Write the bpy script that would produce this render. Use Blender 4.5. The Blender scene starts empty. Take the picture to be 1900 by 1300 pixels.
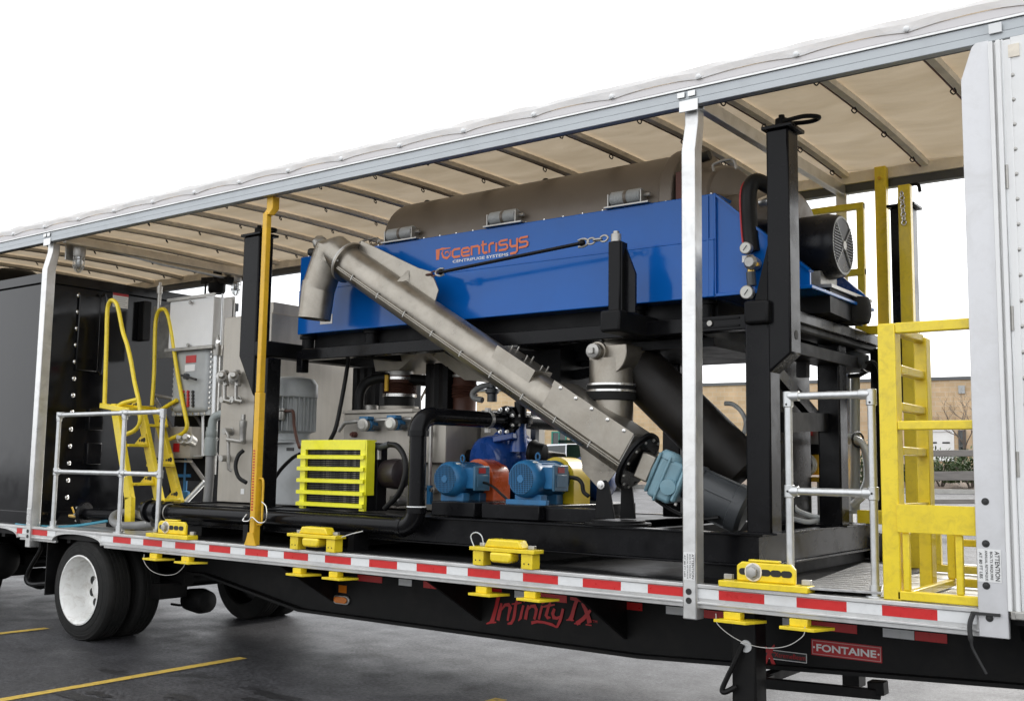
import bpy, bmesh, math, random
from mathutils import Vector, Matrix, noise
R = math.radians
random.seed(7)
S = bpy.context.scene
COL = S.collection
V = Vector

# ------------------------------------------------------------------ camera, world, sun, exposure
CAM = V((0.0, -5.508, 1.65)); FPX = 1962.0
YAW, PITCH, ROLL = 0.64316, 0.10826, 0.01428
_fw = V((-math.sin(YAW)*math.cos(PITCH), math.cos(YAW)*math.cos(PITCH), math.sin(PITCH)))
_r0 = V((math.cos(YAW), math.sin(YAW), 0)); _u0 = _r0.cross(_fw)
_rt = _r0*math.cos(ROLL) + _u0*math.sin(ROLL)
_up = -_r0*math.sin(ROLL) + _u0*math.cos(ROLL)
cd = bpy.data.cameras.new('camera'); cam = bpy.data.objects.new('camera', cd); COL.objects.link(cam)
cd.sensor_width = 36; cd.lens = FPX/1900*36; cd.clip_start = 0.1; cd.clip_end = 800
m3 = Matrix((_rt, _up, -_fw)).transposed()
cam.matrix_world = Matrix.Translation(CAM) @ m3.to_4x4()
S.camera = cam

SUN_EL, SUN_AZ = R(34), R(8)          # hazy sun behind the trailer (from +Y)
W = bpy.data.worlds.new('World'); S.world = W; W.use_nodes = True
nt = W.node_tree; nt.nodes.clear()
sky = nt.nodes.new('ShaderNodeTexSky'); sky.sky_type = 'NISHITA'; sky.sun_disc = False
sky.sun_elevation = SUN_EL; sky.sun_rotation = SUN_AZ; sky.air_density = 1.0; sky.dust_density = 4.0
hs = nt.nodes.new('ShaderNodeHueSaturation'); hs.inputs['Saturation'].default_value = 0.12
mx = nt.nodes.new('ShaderNodeMixRGB'); mx.inputs[0].default_value = 0.72; mx.inputs[2].default_value = (10.2, 10.4, 10.7, 1)
bg = nt.nodes.new('ShaderNodeBackground'); bg.inputs['Strength'].default_value = 0.125
wo = nt.nodes.new('ShaderNodeOutputWorld')
nt.links.new(sky.outputs[0], hs.inputs['Color']); nt.links.new(hs.outputs[0], mx.inputs[1])
nt.links.new(mx.outputs[0], bg.inputs['Color']); nt.links.new(bg.outputs[0], wo.inputs[0])
sl = bpy.data.lights.new('sun', 'SUN'); sl.energy = 1.8; sl.angle = R(14); sl.color = (1, .96, .9)
so = bpy.data.objects.new('sun', sl); COL.objects.link(so)
sd = V((math.sin(SUN_AZ)*math.cos(SUN_EL), math.cos(SUN_AZ)*math.cos(SUN_EL), math.sin(SUN_EL)))
so.rotation_euler = sd.to_track_quat('Z', 'Y').to_euler(); so.location = (0, 30, 30)
S.view_settings.view_transform = 'Standard'; S.view_settings.look = 'None'
S.view_settings.gamma = 1; S.view_settings.use_curve_mapping = False
S.view_settings.exposure = 0.8
try:
    S.cycles.max_bounces = 10; S.cycles.transmission_bounces = 6; S.cycles.use_denoising = True
    S.cycles.caustics_reflective = False; S.cycles.caustics_refractive = False
except Exception: pass

# ------------------------------------------------------------------ measuring helpers (photo pixel + known plane -> metres)
def ray(px, py): return _fw + _rt*((px-950)/FPX) + _up*((650-py)/FPX)
def A(px, py, Y):  d = ray(px, py); return CAM + d*((Y-CAM.y)/d.y)
def AX(px, py, X): d = ray(px, py); return CAM + d*((X-CAM.x)/d.x)
def AZ(px, py, Z): d = ray(px, py); return CAM + d*((Z-CAM.z)/d.z)
def D(px, py, t):  return CAM + ray(px, py)*t

# ------------------------------------------------------------------ mesh helpers
def spline(pts, n=6, closed=False):
    P = [V(p) for p in pts]; out = []; N = len(P)
    rng = range(N if closed else N-1)
    for i in rng:
        p0 = P[(i-1) % N] if (closed or i > 0) else P[0]*2-P[1]
        p1 = P[i]; p2 = P[(i+1) % N]
        p3 = P[(i+2) % N] if (closed or i+2 < N) else p2*2-p1
        for k in range(n):
            t = k/n
            out.append(.5*((2*p1)+(p2-p0)*t+(2*p0-5*p1+4*p2-p3)*t*t+(3*p1-p0-3*p2+p3)*t**3))
    if not closed: out.append(P[-1])
    return out

class MB:
    def __init__(s): s.v = []; s.f = []
    def add(s, vs, fs):
        b = len(s.v); s.v += [tuple(x) for x in vs]; s.f += [tuple(b+i for i in f) for f in fs]; return s
    def box(s, x0, x1, y0, y1, z0, z1):
        return s.add([(x0,y0,z0),(x1,y0,z0),(x1,y1,z0),(x0,y1,z0),(x0,y0,z1),(x1,y0,z1),(x1,y1,z1),(x0,y1,z1)],
                     [(0,3,2,1),(4,5,6,7),(0,1,5,4),(1,2,6,5),(2,3,7,6),(3,0,4,7)])
    def bar(s, a, b, w, h, up=(0,0,1)):
        a = V(a); b = V(b); d = (b-a).normalized(); up = V(up)
        sd = d.cross(up)
        if sd.length < 1e-4: sd = d.cross(V((0,1,0)))
        sd.normalize(); u = sd.cross(d).normalized(); sd = sd*w/2; u = u*h/2
        vs = [p+i*sd+j*u for p in (a, b) for i, j in ((-1,-1),(1,-1),(1,1),(-1,1))]
        return s.add(vs, [(0,3,2,1),(4,5,6,7),(0,1,5,4),(1,2,6,5),(2,3,7,6),(3,0,4,7)])
    def prism(s, poly, vec):
        P = [V(p) for p in poly]; vec = V(vec); n = len(P)
        return s.add(P+[p+vec for p in P], [tuple(range(n)), tuple(range(2*n-1, n-1, -1))]+[(i,(i+1)%n,n+(i+1)%n,n+i) for i in range(n)])
    def rings(s, rings, closed_ring=True, caps=True, loop=False):
        n = len(rings[0]); vs = [p for r in rings for p in r]; fs = []; m = len(rings)
        for i in range(m if loop else m-1):
            for j in range(n if closed_ring else n-1):
                a = i*n+j; b = i*n+(j+1)%n; c = ((i+1)%m)*n+(j+1)%n; d = ((i+1)%m)*n+j
                fs.append((a,b,c,d))
        if caps and not loop: fs += [tuple(range(n-1,-1,-1)), tuple(range((m-1)*n, m*n))]
        return s.add(vs, fs)
    def tube(s, pts, r, n=8, closed=False, caps=True):
        P = [V(p) for p in pts]; N = len(P); rs = []; prev = None
        for i in range(N):
            if closed: t = P[(i+1)%N]-P[i-1]
            else: t = P[min(i+1,N-1)]-P[max(i-1,0)]
            t.normalize()
            if prev is None:
                q = V((0,0,1)) if abs(t.z) < .9 else V((1,0,0))
                u = (q-t*q.dot(t)).normalized()
            else: u = (prev-t*prev.dot(t)).normalized()
            prev = u; w = t.cross(u)
            rr = r[i] if isinstance(r, (list, tuple)) else r
            rs.append([P[i]+(u*math.cos(2*math.pi*k/n)+w*math.sin(2*math.pi*k/n))*rr for k in range(n)])
        return s.rings(rs, caps=caps, loop=closed)
    def lathe(s, o, ax, prof, n=20, caps=True):
        o = V(o); ax = V(ax).normalized(); q = V((0,0,1)) if abs(ax.z) < .9 else V((1,0,0))
        u = (q-ax*q.dot(ax)).normalized(); w = ax.cross(u)
        rs = [[o+ax*t+(u*math.cos(2*math.pi*k/n)+w*math.sin(2*math.pi*k/n))*max(r, .0005) for k in range(n)] for t, r in prof]
        return s.rings(rs, caps=caps)
    def cyl(s, a, b, r, n=16, r2=None):
        a = V(a); b = V(b); return s.lathe(a, b-a, [(0, r), ((b-a).length, r if r2 is None else r2)], n)
    def sph(s, c, r, n=12, m=8, sc=(1,1,1)):
        rs = []
        for i in range(m+1):
            th = math.pi*i/m; rs.append([V(c)+V((sc[0]*r*math.sin(th)*math.cos(2*math.pi*k/n), sc[1]*r*math.sin(th)*math.sin(2*math.pi*k/n), sc[2]*r*math.cos(th)))*(1) for k in range(n)])
        return s.rings(rs, caps=False)
    def build(s, name, mat, parent=None, bevel=0, seg=2, kind=None, sharp=38, recalc=True):
        root = parent
        while root is not None and root.parent is not None: root = root.parent
        off = root.location.copy() if root is not None else V((0,0,0))
        me = bpy.data.meshes.new(name); me.from_pydata([tuple(V(p)-off) for p in s.v], [], s.f)
        bm = bmesh.new(); bm.from_mesh(me)
        bmesh.ops.remove_doubles(bm, verts=bm.verts, dist=1e-5)
        if recalc: bmesh.ops.recalc_face_normals(bm, faces=bm.faces)
        bm.to_mesh(me); bm.free()
        if sharp:
            me.shade_smooth(); me.set_sharp_from_angle(angle=R(sharp))
        me.materials.append(mat)
        o = bpy.data.objects.new(name, me); COL.objects.link(o); o.parent = parent
        if kind: o['kind'] = kind
        if bevel:
            b = o.modifiers.new('bevel', 'BEVEL'); b.width = bevel; b.segments = seg; b.limit_method = 'ANGLE'; b.angle_limit = R(50); b.harden_normals = False
        return o

def thing(name, label, cat, loc=(0,0,0), group=None):
    o = bpy.data.objects.new(name, None); COL.objects.link(o); o.location = loc; o.empty_display_size = .1
    o['label'] = label; o['category'] = cat
    if group: o['group'] = group
    return o
def tag(o, label, cat, group=None):
    o['label'] = label; o['category'] = cat
    if group: o['group'] = group
    return o
def share(o, parent, dv, name=None):     # a repeat of a piece with shared mesh data
    c = o.copy(); COL.objects.link(c); c.parent = parent; c.location = o.location + V(dv)
    return c

def ribbon(mb, pts, w, nrm, lift):
    """lettering stroke: flat mitred strip of width(s) w in the plane with normal nrm, lifted off the face"""
    P = [V(p) for p in pts]; nrm = V(nrm); n = len(P); vs = []
    for i in range(n):
        t = (P[min(i+1,n-1)]-P[max(i-1,0)]).normalized(); sd = t.cross(nrm).normalized()
        ww = (w[i] if isinstance(w, (list,tuple)) else w)/2
        k = 1.0
        if 0 < i < n-1:
            c = (P[i]-P[i-1]).normalized().dot(t); k = 1/max(.6, c)
        vs += [P[i]+sd*ww*k+nrm*lift, P[i]-sd*ww*k+nrm*lift]
    mb.add(vs, [(2*i,2*i+1,2*i+3,2*i+2) for i in range(n-1)])

_txt = []
def text(body, origin, xdir, zdir, width, height, name, mat, parent, bold=.012, sx=None):
    """a line of print laid on a face: origin = lower-left, xdir/zdir unit vectors; fitted to width x cap height"""
    cu = bpy.data.curves.new(name, 'FONT'); cu.body = body; cu.size = 1; cu.offset = bold; cu.fill_mode = 'FRONT' if False else 'BOTH'; cu.resolution_u = 3
    o = bpy.data.objects.new(name, cu); COL.objects.link(o)
    dg = bpy.context.evaluated_depsgraph_get(); dg.update()
    me = bpy.data.meshes.new_from_object(o.evaluated_get(dg)); bpy.data.objects.remove(o); bpy.data.curves.remove(cu)
    xs = [v.co.x for v in me.vertices]; ys = [v.co.y for v in me.vertices]
    x0, x1, y0, y1 = min(xs), max(xs), min(ys), max(ys)
    root = parent
    while root is not None and root.parent is not None: root = root.parent
    off = root.location if root else V((0,0,0))
    for v in me.vertices:
        a = (v.co.x-x0)/(x1-x0)*width; b = (v.co.y-y0)/(y1-y0)*height
        v.co = V(origin)+V(xdir)*a+V(zdir)*b-off
    me.materials.clear(); me.materials.append(mat)
    ob = bpy.data.objects.new(name, me); COL.objects.link(ob); ob.parent = parent
    return ob

# ------------------------------------------------------------------ materials
def mat(name, col, rough=.5, metal=0., var=.15, scale=6., bump=0., bscale=60., coat=0., spec=.5, dirt=None, dscale=2.5, damt=.35, rvar=.1, stretch=None, emis=None, trans=0.):
    m = bpy.data.materials.new(name); m.use_nodes = True; t = m.node_tree; N = t.nodes; L = t.links
    b = N['Principled BSDF']; b.inputs['Metallic'].default_value = metal; b.inputs['Coat Weight'].default_value = coat
    b.inputs['Specular IOR Level'].default_value = spec
    b.inputs['Coat Roughness'].default_value = .06
    tc = N.new('ShaderNodeTexCoord'); src = tc.outputs['Object']
    if stretch:
        mp = N.new('ShaderNodeMapping'); mp.inputs['Scale'].default_value = stretch; L.new(src, mp.inputs[0]); src = mp.outputs[0]
    n1 = N.new('ShaderNodeTexNoise'); n1.inputs['Scale'].default_value = scale; n1.inputs['Detail'].default_value = 6; n1.inputs['Roughness'].default_value = .6
    L.new(src, n1.inputs['Vector'])
    r1 = N.new('ShaderNodeMapRange'); r1.inputs[1].default_value = .3; r1.inputs[2].default_value = .7; r1.inputs[3].default_value = 1-var; r1.inputs[4].default_value = 1+var
    L.new(n1.outputs[0], r1.inputs[0])
    mul = N.new('ShaderNodeMixRGB'); mul.blend_type = 'MULTIPLY'; mul.inputs[0].default_value = 1; mul.inputs[1].default_value = (*col, 1)
    L.new(r1.outputs[0], mul.inputs[2]); out = mul.outputs[0]
    if dirt:
        n2 = N.new('ShaderNodeTexNoise'); n2.inputs['Scale'].default_value = dscale; n2.inputs['Detail'].default_value = 8; n2.inputs['Roughness'].default_value = .7; n2.inputs['Distortion'].default_value = .6
        L.new(tc.outputs['Object'], n2.inputs['Vector'])
        r2 = N.new('ShaderNodeMapRange'); r2.inputs[1].default_value = .48; r2.inputs[2].default_value = .72; r2.inputs[3].default_value = 0; r2.inputs[4].default_value = damt
        L.new(n2.outputs[0], r2.inputs[0])
        md = N.new('ShaderNodeMixRGB'); md.inputs[2].default_value = (*dirt, 1); L.new(r2.outputs[0], md.inputs[0]); L.new(out, md.inputs[1]); out = md.outputs[0]
    L.new(out, b.inputs['Base Color'])
    r3 = N.new('ShaderNodeMapRange'); r3.inputs[1].default_value = .3; r3.inputs[2].default_value = .7; r3.inputs[3].default_value = max(.02, rough-rvar); r3.inputs[4].default_value = min(1, rough+rvar)
    L.new(n1.outputs[0], r3.inputs[0]); L.new(r3.outputs[0], b.inputs['Roughness'])
    if bump:
        n3 = N.new('ShaderNodeTexNoise'); n3.inputs['Scale'].default_value = bscale; n3.inputs['Detail'].default_value = 4; L.new(src, n3.inputs['Vector'])
        bp = N.new('ShaderNodeBump'); bp.inputs['Strength'].default_value = bump; bp.inputs['Distance'].default_value = .01; L.new(n3.outputs[0], bp.inputs['Height']); L.new(bp.outputs[0], b.inputs['Normal'])
    if emis: b.inputs['Emission Color'].default_value = (*emis[0], 1); b.inputs['Emission Strength'].default_value = emis[1]
    if trans: b.inputs['Transmission Weight'].default_value = trans
    return m

M = {}
M['black'] = mat('black_gloss_paint', (.0055,.0055,.0065), .24, var=.2, bump=.02, bscale=25, dirt=(.012,.0115,.011), damt=.2, spec=.15)
M['blackm'] = mat('black_satin_paint', (.007,.007,.0075), .45, var=.2, bump=.04, bscale=90, dirt=(.016,.015,.014), damt=.2, spec=.14)
M['tank'] = mat('black_container_paint', (.005,.005,.006), .12, var=.15, bump=.03, bscale=3.5, dirt=(.014,.0135,.013), dscale=1.5, damt=.2, spec=.34, rvar=.05)
M['chassis'] = mat('chassis_black', (.006,.006,.0062), .5, var=.3, dirt=(.026,.023,.02), damt=.35, dscale=3, spec=.2)
M['rubber'] = mat('tyre_rubber', (.011,.011,.0105), .72, var=.25, scale=20, bump=.2, bscale=120, dirt=(.04,.036,.032), damt=.3, spec=.25)
M['hose'] = mat('black_hose', (.008,.008,.008), .5, var=.2, spec=.25)
M['blue'] = mat('blue_gloss_paint', (.003,.105,.42), .13, var=.06, scale=3, bump=.03, bscale=4, dirt=(.01,.10,.34), damt=.2, spec=.32, rvar=.05)
M['pblue'] = mat('motor_blue_paint', (.022,.15,.33), .42, var=.15, scale=12, dirt=(.05,.12,.17), damt=.5, bump=.05)
M['dblue'] = mat('pump_dark_blue_paint', (.012,.065,.29), .3, var=.2, scale=10, coat=.3, dirt=(.03,.05,.09), damt=.4, bump=.06, bscale=40)
M['cyan'] = mat('gearbox_pale_blue_paint', (.19,.335,.40), .42, var=.1, dirt=(.14,.2,.22), damt=.5, bump=.06)
M['steel'] = mat('brushed_stainless', (.31,.285,.245), .34, metal=.85, var=.25, scale=5, bump=.04, bscale=40, dirt=(.22,.19,.15), damt=.6, dscale=4, rvar=.12)
M['steelf'] = mat('stainless_sheet', (.43,.40,.35), .42, metal=.35, var=.12, scale=9, stretch=(1,1,.08), bump=.02, dirt=(.30,.265,.215), damt=.45, dscale=2)
M['brown'] = mat('centrifuge_cover_taupe', (.165,.14,.115), .45, metal=.35, var=.08, bump=.02, dirt=(.13,.11,.09), damt=.3)
M['alu'] = mat('mill_aluminium', (.66,.66,.65), .36, metal=.75, var=.12, scale=7, stretch=(.2,1,1), bump=.03, dirt=(.38,.37,.35), damt=.45, dscale=7)
M['alud'] = mat('aluminium_rail', (.42,.445,.46), .45, metal=.45, var=.08, scale=4, stretch=(.1,1,4), dirt=(.30,.31,.32), damt=.35, dscale=3)
M['galv'] = mat('galvanised_tube', (.60,.61,.61), .38, metal=.75, var=.12, scale=18, dirt=(.4,.4,.39), damt=.4, dscale=10)
M['white'] = mat('white_panel_paint', (.80,.80,.79), .4, var=.03, scale=2, dirt=(.62,.61,.59), damt=.35, dscale=2.2)
M['rim'] = mat('white_rim_paint', (.80,.80,.78), .35, var=.05, dirt=(.34,.29,.23), damt=.55, dscale=9)
M['yellow'] = mat('safety_yellow_paint', (.84,.64,.022), .36, var=.06, coat=.2, dirt=(.42,.29,.03), damt=.4, dscale=16)
M['lemon'] = mat('lemon_yellow_paint', (.84,.80,.02), .36, var=.05, coat=.2, dirt=(.5,.46,.04), damt=.35, dscale=9)
M['amberp'] = mat('deep_yellow_paint', (.72,.42,.02), .42, var=.08, dirt=(.36,.2,.03), damt=.5, dscale=7)
M['orange'] = mat('guard_orange_paint', (.58,.09,.015), .3, var=.1, coat=.3, dirt=(.2,.05,.02), damt=.4, dscale=6)
M['oran'] = mat('logo_orange', (.72,.16,.04), .4, var=.03)
M['red'] = mat('red_reflective', (.60,.018,.018), .35, var=.06, scale=30)
M['redp'] = mat('red_print', (.44,.012,.016), .4, var=.06)
M['wtape'] = mat('white_reflective', (.78,.79,.79), .35, var=.04, scale=30, dirt=(.6,.6,.58), damt=.3)
M['wprint'] = mat('white_print', (.78,.78,.77), .5, var=.02)
M['kprint'] = mat('black_print', (.02,.02,.02), .5, var=.02)
M['rustp'] = mat('red_brown_primer', (.11,.04,.03), .6, var=.2)
M['grey'] = mat('grey_machine_paint', (.39,.405,.405), .4, var=.1, dirt=(.18,.18,.175), damt=.4, bump=.04)
M['dgrey'] = mat('dark_grey_machine_paint', (.058,.063,.068), .4, var=.12, dirt=(.07,.07,.07), damt=.4, bump=.04)
M['zinc'] = mat('zinc_fitting', (.42,.41,.385), .4, metal=.7, var=.2, scale=15, dirt=(.2,.18,.15), damt=.5)
M['brass'] = mat('brass', (.55,.38,.13), .35, metal=.9, var=.2)
M['chrome'] = mat('bright_bolt', (.7,.69,.67), .25, metal=.9, var=.1)
M['bowm'] = mat('roof_bow_aluminium', (.88,.81,.69), .6, metal=.0, var=.15, scale=5, dirt=(.3,.26,.21), damt=.4)
M['clear'] = mat('clear_pvc_hose', (.62,.64,.64), .22, var=.1)
M['ghose'] = mat('grey_hose', (.22,.22,.215), .5, var=.15)
M['bpanel'] = mat('boot_red_brown', (.09,.035,.022), .55, var=.25)
M['green'] = mat('dark_green_paint', (.012,.05,.025), .35, var=.15)
M['dial'] = mat('gauge_dial', (.75,.74,.68), .4, var=.03)
M['amber'] = mat('amber_lens', (.62,.17,.01), .2, var=.1, coat=.5)
M['wood'] = mat('weathered_wood', (.21,.195,.18), .8, var=.25, scale=10, stretch=(.3,3,3), bump=.3)
M['mulch'] = mat('mulch', (.12,.085,.06), .95, var=.6, scale=18, bump=1., bscale=30)
M['lawn'] = mat('lawn_grass', (.17,.165,.06), .95, var=.4, scale=6, bump=.8, bscale=60)
M['bark'] = mat('bark', (.11,.09,.075), .9, var=.3)
M['leaf'] = mat('juniper_green', (.045,.075,.022), .75, var=.5, scale=3)
M['carpaint'] = mat('silver_car_paint', (.52,.53,.55), .22, metal=.6, var=.03, coat=.8)
M['dark'] = mat('dark_void', (.012,.012,.012), .6, var=.1)
M['teal'] = mat('teal_frame', (.03,.21,.17), .4, var=.05)
M['lineyel'] = mat('road_line_yellow', (.55,.37,.05), .75, var=.25, scale=14, dirt=(.10,.09,.07), dscale=14, damt=.8, bump=.3, bscale=150)
M['plate'] = mat('checker_plate', (.42,.42,.42), .4, metal=.75, var=.15, scale=30, bump=.35, bscale=45, dirt=(.25,.25,.24), damt=.5, dscale=9)
M['tarpblue'] = mat('blue_film', (.08,.33,.45), .4)

def glass(name, tint, rough=.03):
    m = bpy.data.materials.new(name); m.use_nodes = True; b = m.node_tree.nodes['Principled BSDF']
    b.inputs['Base Color'].default_value = (*tint, 1); b.inputs['Roughness'].default_value = rough; b.inputs['Coat Weight'].default_value = .6; return m
M['glass'] = glass('dark_window_glass', (.012,.018,.018))
def clearglass():
    m = bpy.data.materials.new('lamp_glass'); m.use_nodes = True; t = m.node_tree; N = t.nodes; L = t.links
    g = N.new('ShaderNodeBsdfGlossy'); g.inputs[1].default_value = .05
    tr = N.new('ShaderNodeBsdfTransparent'); tr.inputs[0].default_value = (.9,.92,.92,1); mxs = N.new('ShaderNodeMixShader'); mxs.inputs[0].default_value = .25
    L.new(tr.outputs[0], mxs.inputs[1]); L.new(g.outputs[0], mxs.inputs[2]); L.new(mxs.outputs[0], N['Material Output'].inputs[0]); return m
M['lampglass'] = clearglass()
def tarp():
    m = bpy.data.materials.new('roof_tarpaulin'); m.use_nodes = True; t = m.node_tree; N = t.nodes; L = t.links
    N.remove(N['Principled BSDF'])
    tc = N.new('ShaderNodeTexCoord'); n = N.new('ShaderNodeTexNoise'); n.inputs['Scale'].default_value = 1.6; n.inputs['Detail'].default_value = 7; n.inputs['Roughness'].default_value = .62; n.inputs['Distortion'].default_value = .4
    mp = N.new('ShaderNodeMapping'); mp.inputs['Scale'].default_value = (.8,2.2,1); L.new(tc.outputs['Object'], mp.inputs[0]); L.new(mp.outputs[0], n.inputs['Vector'])
    cr = N.new('ShaderNodeValToRGB'); cr.color_ramp.elements[0].position = .32; cr.color_ramp.elements[0].color = (.43,.345,.235,1); cr.color_ramp.elements[1].position = .68; cr.color_ramp.elements[1].color = (.61,.505,.37,1)
    L.new(n.outputs[0], cr.inputs[0])
    geo = N.new('ShaderNodeNewGeometry')
    df = N.new('ShaderNodeBsdfDiffuse'); tl = N.new('ShaderNodeBsdfTranslucent'); ms = N.new('ShaderNodeMixShader'); ms.inputs[0].default_value = .27
    L.new(cr.outputs[0], tl.inputs[0])
    mc = N.new('ShaderNodeMixRGB'); mc.inputs[2].default_value = (.9,.9,.9,1); mc.inputs[1].default_value = (.58,.49,.37,1)
    ts = N.new('ShaderNodeSeparateXYZ'); L.new(geo.outputs['True Normal'], ts.inputs[0])
    mth = N.new('ShaderNodeMath'); mth.operation = 'SUBTRACT'; mth.inputs[0].default_value = 1; L.new(geo.outputs['Backfacing'], mth.inputs[1])
    L.new(mth.outputs[0], mc.inputs[0]); L.new(mc.outputs[0], df.inputs[0])
    L.new(df.outputs[0], ms.inputs[1]); L.new(tl.outputs[0], ms.inputs[2])
    n3 = N.new('ShaderNodeTexNoise'); n3.inputs['Scale'].default_value = 5; n3.inputs['Detail'].default_value = 5; L.new(mp.outputs[0], n3.inputs['Vector'])
    bp = N.new('ShaderNodeBump'); bp.inputs['Strength'].default_value = .5; bp.inputs['Distance'].default_value = .03; L.new(n3.outputs[0], bp.inputs['Height']); L.new(bp.outputs[0], df.inputs['Normal'])
    L.new(ms.outputs[0], N['Material Output'].inputs[0]); return m
M['tarp'] = tarp()

def asphalt():
    m = bpy.data.materials.new('asphalt'); m.use_nodes = True; t = m.node_tree; N = t.nodes; L = t.links; b = N['Principled BSDF']
    tc = N.new('ShaderNodeTexCoord')
    def nz(sc, det=6, rg=.6, dist=0):
        n = N.new('ShaderNodeTexNoise'); n.inputs['Scale'].default_value = sc; n.inputs['Detail'].default_value = det; n.inputs['Roughness'].default_value = rg; n.inputs['Distortion'].default_value = dist; L.new(tc.outputs['Object'], n.inputs['Vector']); return n.outputs[0]
    def rng(src, a, b_, c, d):
        r = N.new('ShaderNodeMapRange'); r.inputs[1].default_value = a; r.inputs[2].default_value = b_; r.inputs[3].default_value = c; r.inputs[4].default_value = d; L.new(src, r.inputs[0]); return r.outputs[0]
    def mul(a, b_):
        q = N.new('ShaderNodeMath'); q.operation = 'MULTIPLY'; L.new(a, q.inputs[0]); L.new(b_, q.inputs[1]); return q.outputs[0]
    big = rng(nz(.5), .3, .7, .75, 1.3); mid = rng(nz(3.2, 9, .75), .3, .7, .6, 1.5); fine = rng(nz(120, 3, .7), .3, .7, .45, 1.6)
    oil = rng(nz(1.1, 5, .55, 1.2), .33, .40, .35, 1.)
    peb = rng(nz(34, 3, .6), .40, .60, .45, 1.75)
    vor = N.new('ShaderNodeTexVoronoi'); vor.inputs['Scale'].default_value = 55; L.new(tc.outputs['Object'], vor.inputs['Vector'])
    grain = rng(vor.outputs['Distance'], 0, .22, 2.3, 1.)
    val = mul(mul(mul(mul(big, mid), mul(fine, oil)), grain), peb)
    c = N.new('ShaderNodeMixRGB'); c.blend_type = 'MULTIPLY'; c.inputs[0].default_value = 1; c.inputs[1].default_value = (.0315,.0315,.034,1); L.new(val, c.inputs[2])
    L.new(c.outputs[0], b.inputs['Base Color']); b.inputs['Specular IOR Level'].default_value = .42
    L.new(rng(nz(2.5), .3, .7, .40, .60), b.inputs['Roughness'])
    bp = N.new('ShaderNodeBump'); bp.inputs['Strength'].default_value = .7; bp.inputs['Distance'].default_value = .008; L.new(nz(70, 5, .75), bp.inputs['Height']); L.new(bp.outputs[0], b.inputs['Normal'])
    return m
M['asphalt'] = asphalt()

def brick():
    m = bpy.data.materials.new('tan_brick'); m.use_nodes = True; t = m.node_tree; N = t.nodes; L = t.links; b = N['Principled BSDF']
    tc = N.new('ShaderNodeTexCoord'); br = N.new('ShaderNodeTexBrick')
    sp = N.new('ShaderNodeSeparateXYZ'); cb = N.new('ShaderNodeCombineXYZ'); L.new(tc.outputs['Object'], sp.inputs[0]); L.new(sp.outputs[0], cb.inputs[0]); L.new(sp.outputs[2], cb.inputs[1])
    L.new(cb.outputs[0], br.inputs['Vector'])
    br.inputs['Color1'].default_value = (.60,.44,.28,1); br.inputs['Color2'].default_value = (.51,.365,.22,1); br.inputs['Mortar'].default_value = (.55,.46,.34,1)
    br.inputs['Scale'].default_value = 1; br.inputs['Brick Width'].default_value = .4; br.inputs['Row Height'].default_value = .2; br.inputs['Mortar Size'].default_value = .012
    n = N.new('ShaderNodeTexNoise'); n.inputs['Scale'].default_value = 1.2; n.inputs['Detail'].default_value = 8; L.new(tc.outputs['Object'], n.inputs['Vector'])
    r = N.new('ShaderNodeMapRange'); r.inputs[1].default_value = .3; r.inputs[2].default_value = .7; r.inputs[3].default_value = .82; r.inputs[4].default_value = 1.15; L.new(n.outputs[0], r.inputs[0])
    mu = N.new('ShaderNodeMixRGB'); mu.blend_type = 'MULTIPLY'; mu.inputs[0].default_value = 1; L.new(br.outputs[0], mu.inputs[1]); L.new(r.outputs[0], mu.inputs[2]); L.new(mu.outputs[0], b.inputs['Base Color'])
    b.inputs['Roughness'].default_value = .9; return m
M['brick'] = brick()

# ================================================================== SETTING
def gz(y):                                   # the lot rises gently beyond the trailer
    t = max(0, y-3.0); t = min(t, 38.0); return .049*t if t > 2 else .049*t*t/4+.0*t
def sheet(name, m, x0, x1, ys, dz, kind='structure', xs=None, thick=0, skew=0):
    mb = MB(); xs = xs or [x0, x1]
    rows = [[(x+skew*y, y, gz(y)+dz) for x in xs] for y in ys]
    mb.rings(rows, closed_ring=False, caps=False); return mb.build(name, m, None, kind=kind, sharp=0)
ysG = [-60, -20, -5, 0, 3, 3.5, 4, 4.5, 5, 6, 8, 12, 16, 20, 25, 30, 35, 41, 60, 120, 400]
sheet('ground', M['asphalt'], 0, 0, ysG, 0, xs=[-400, -120, -60, -30, -15, 0, 15, 60, 300])
# yellow stall lines (worn paint)
for nm, x0, y0, x1, y1 in (('parking_line', -7.20, -5.5, -7.30, .50), ('parking_line', -10.22, -6, -9.98, .27), ('parking_line', -4.55, -5.5, -4.67, .66), ('parking_line', -13.0, -6, -12.9, .4)):
    mb = MB(); n = 14; rows = []
    for i in range(n+1):
        t = i/n; x = x0+(x1-x0)*t; y = y0+(y1-y0)*t
        rows.append([(x-.052+random.uniform(-.004,.004), y, .004), (x+.052+random.uniform(-.004,.004), y, .004)])
    mb.rings(rows, closed_ring=False, caps=False).build(nm, M['lineyel'], None, kind='structure', sharp=0)

# dark oil marks on the lot
def stain(px, py, rx, ry, seed):
    c = AZ(px, py, 0); pts = []
    for k in range(26):
        t = 2*math.pi*k/26; q = 1+.75*noise.noise(V((math.cos(t)*1.6, math.sin(t)*1.6, seed))); pts.append((c.x+rx*q*math.cos(t), c.y+ry*q*math.sin(t), .0035))
    MB().add(pts, [tuple(range(26))]).build('oil_stain', M['oil'], None, kind='structure', sharp=0)
M['oil'] = mat('oil_soaked_asphalt', (.011,.011,.012), .45, var=.5, scale=25, bump=.6, bscale=70)
for a_ in ((150,1294,.30,.07,1), (178,1287,.12,.05,9), (332,1292,.16,.08,4), (515,1290,.22,.07,7), (470,1298,.1,.05,12)): stain(*a_)
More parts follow.
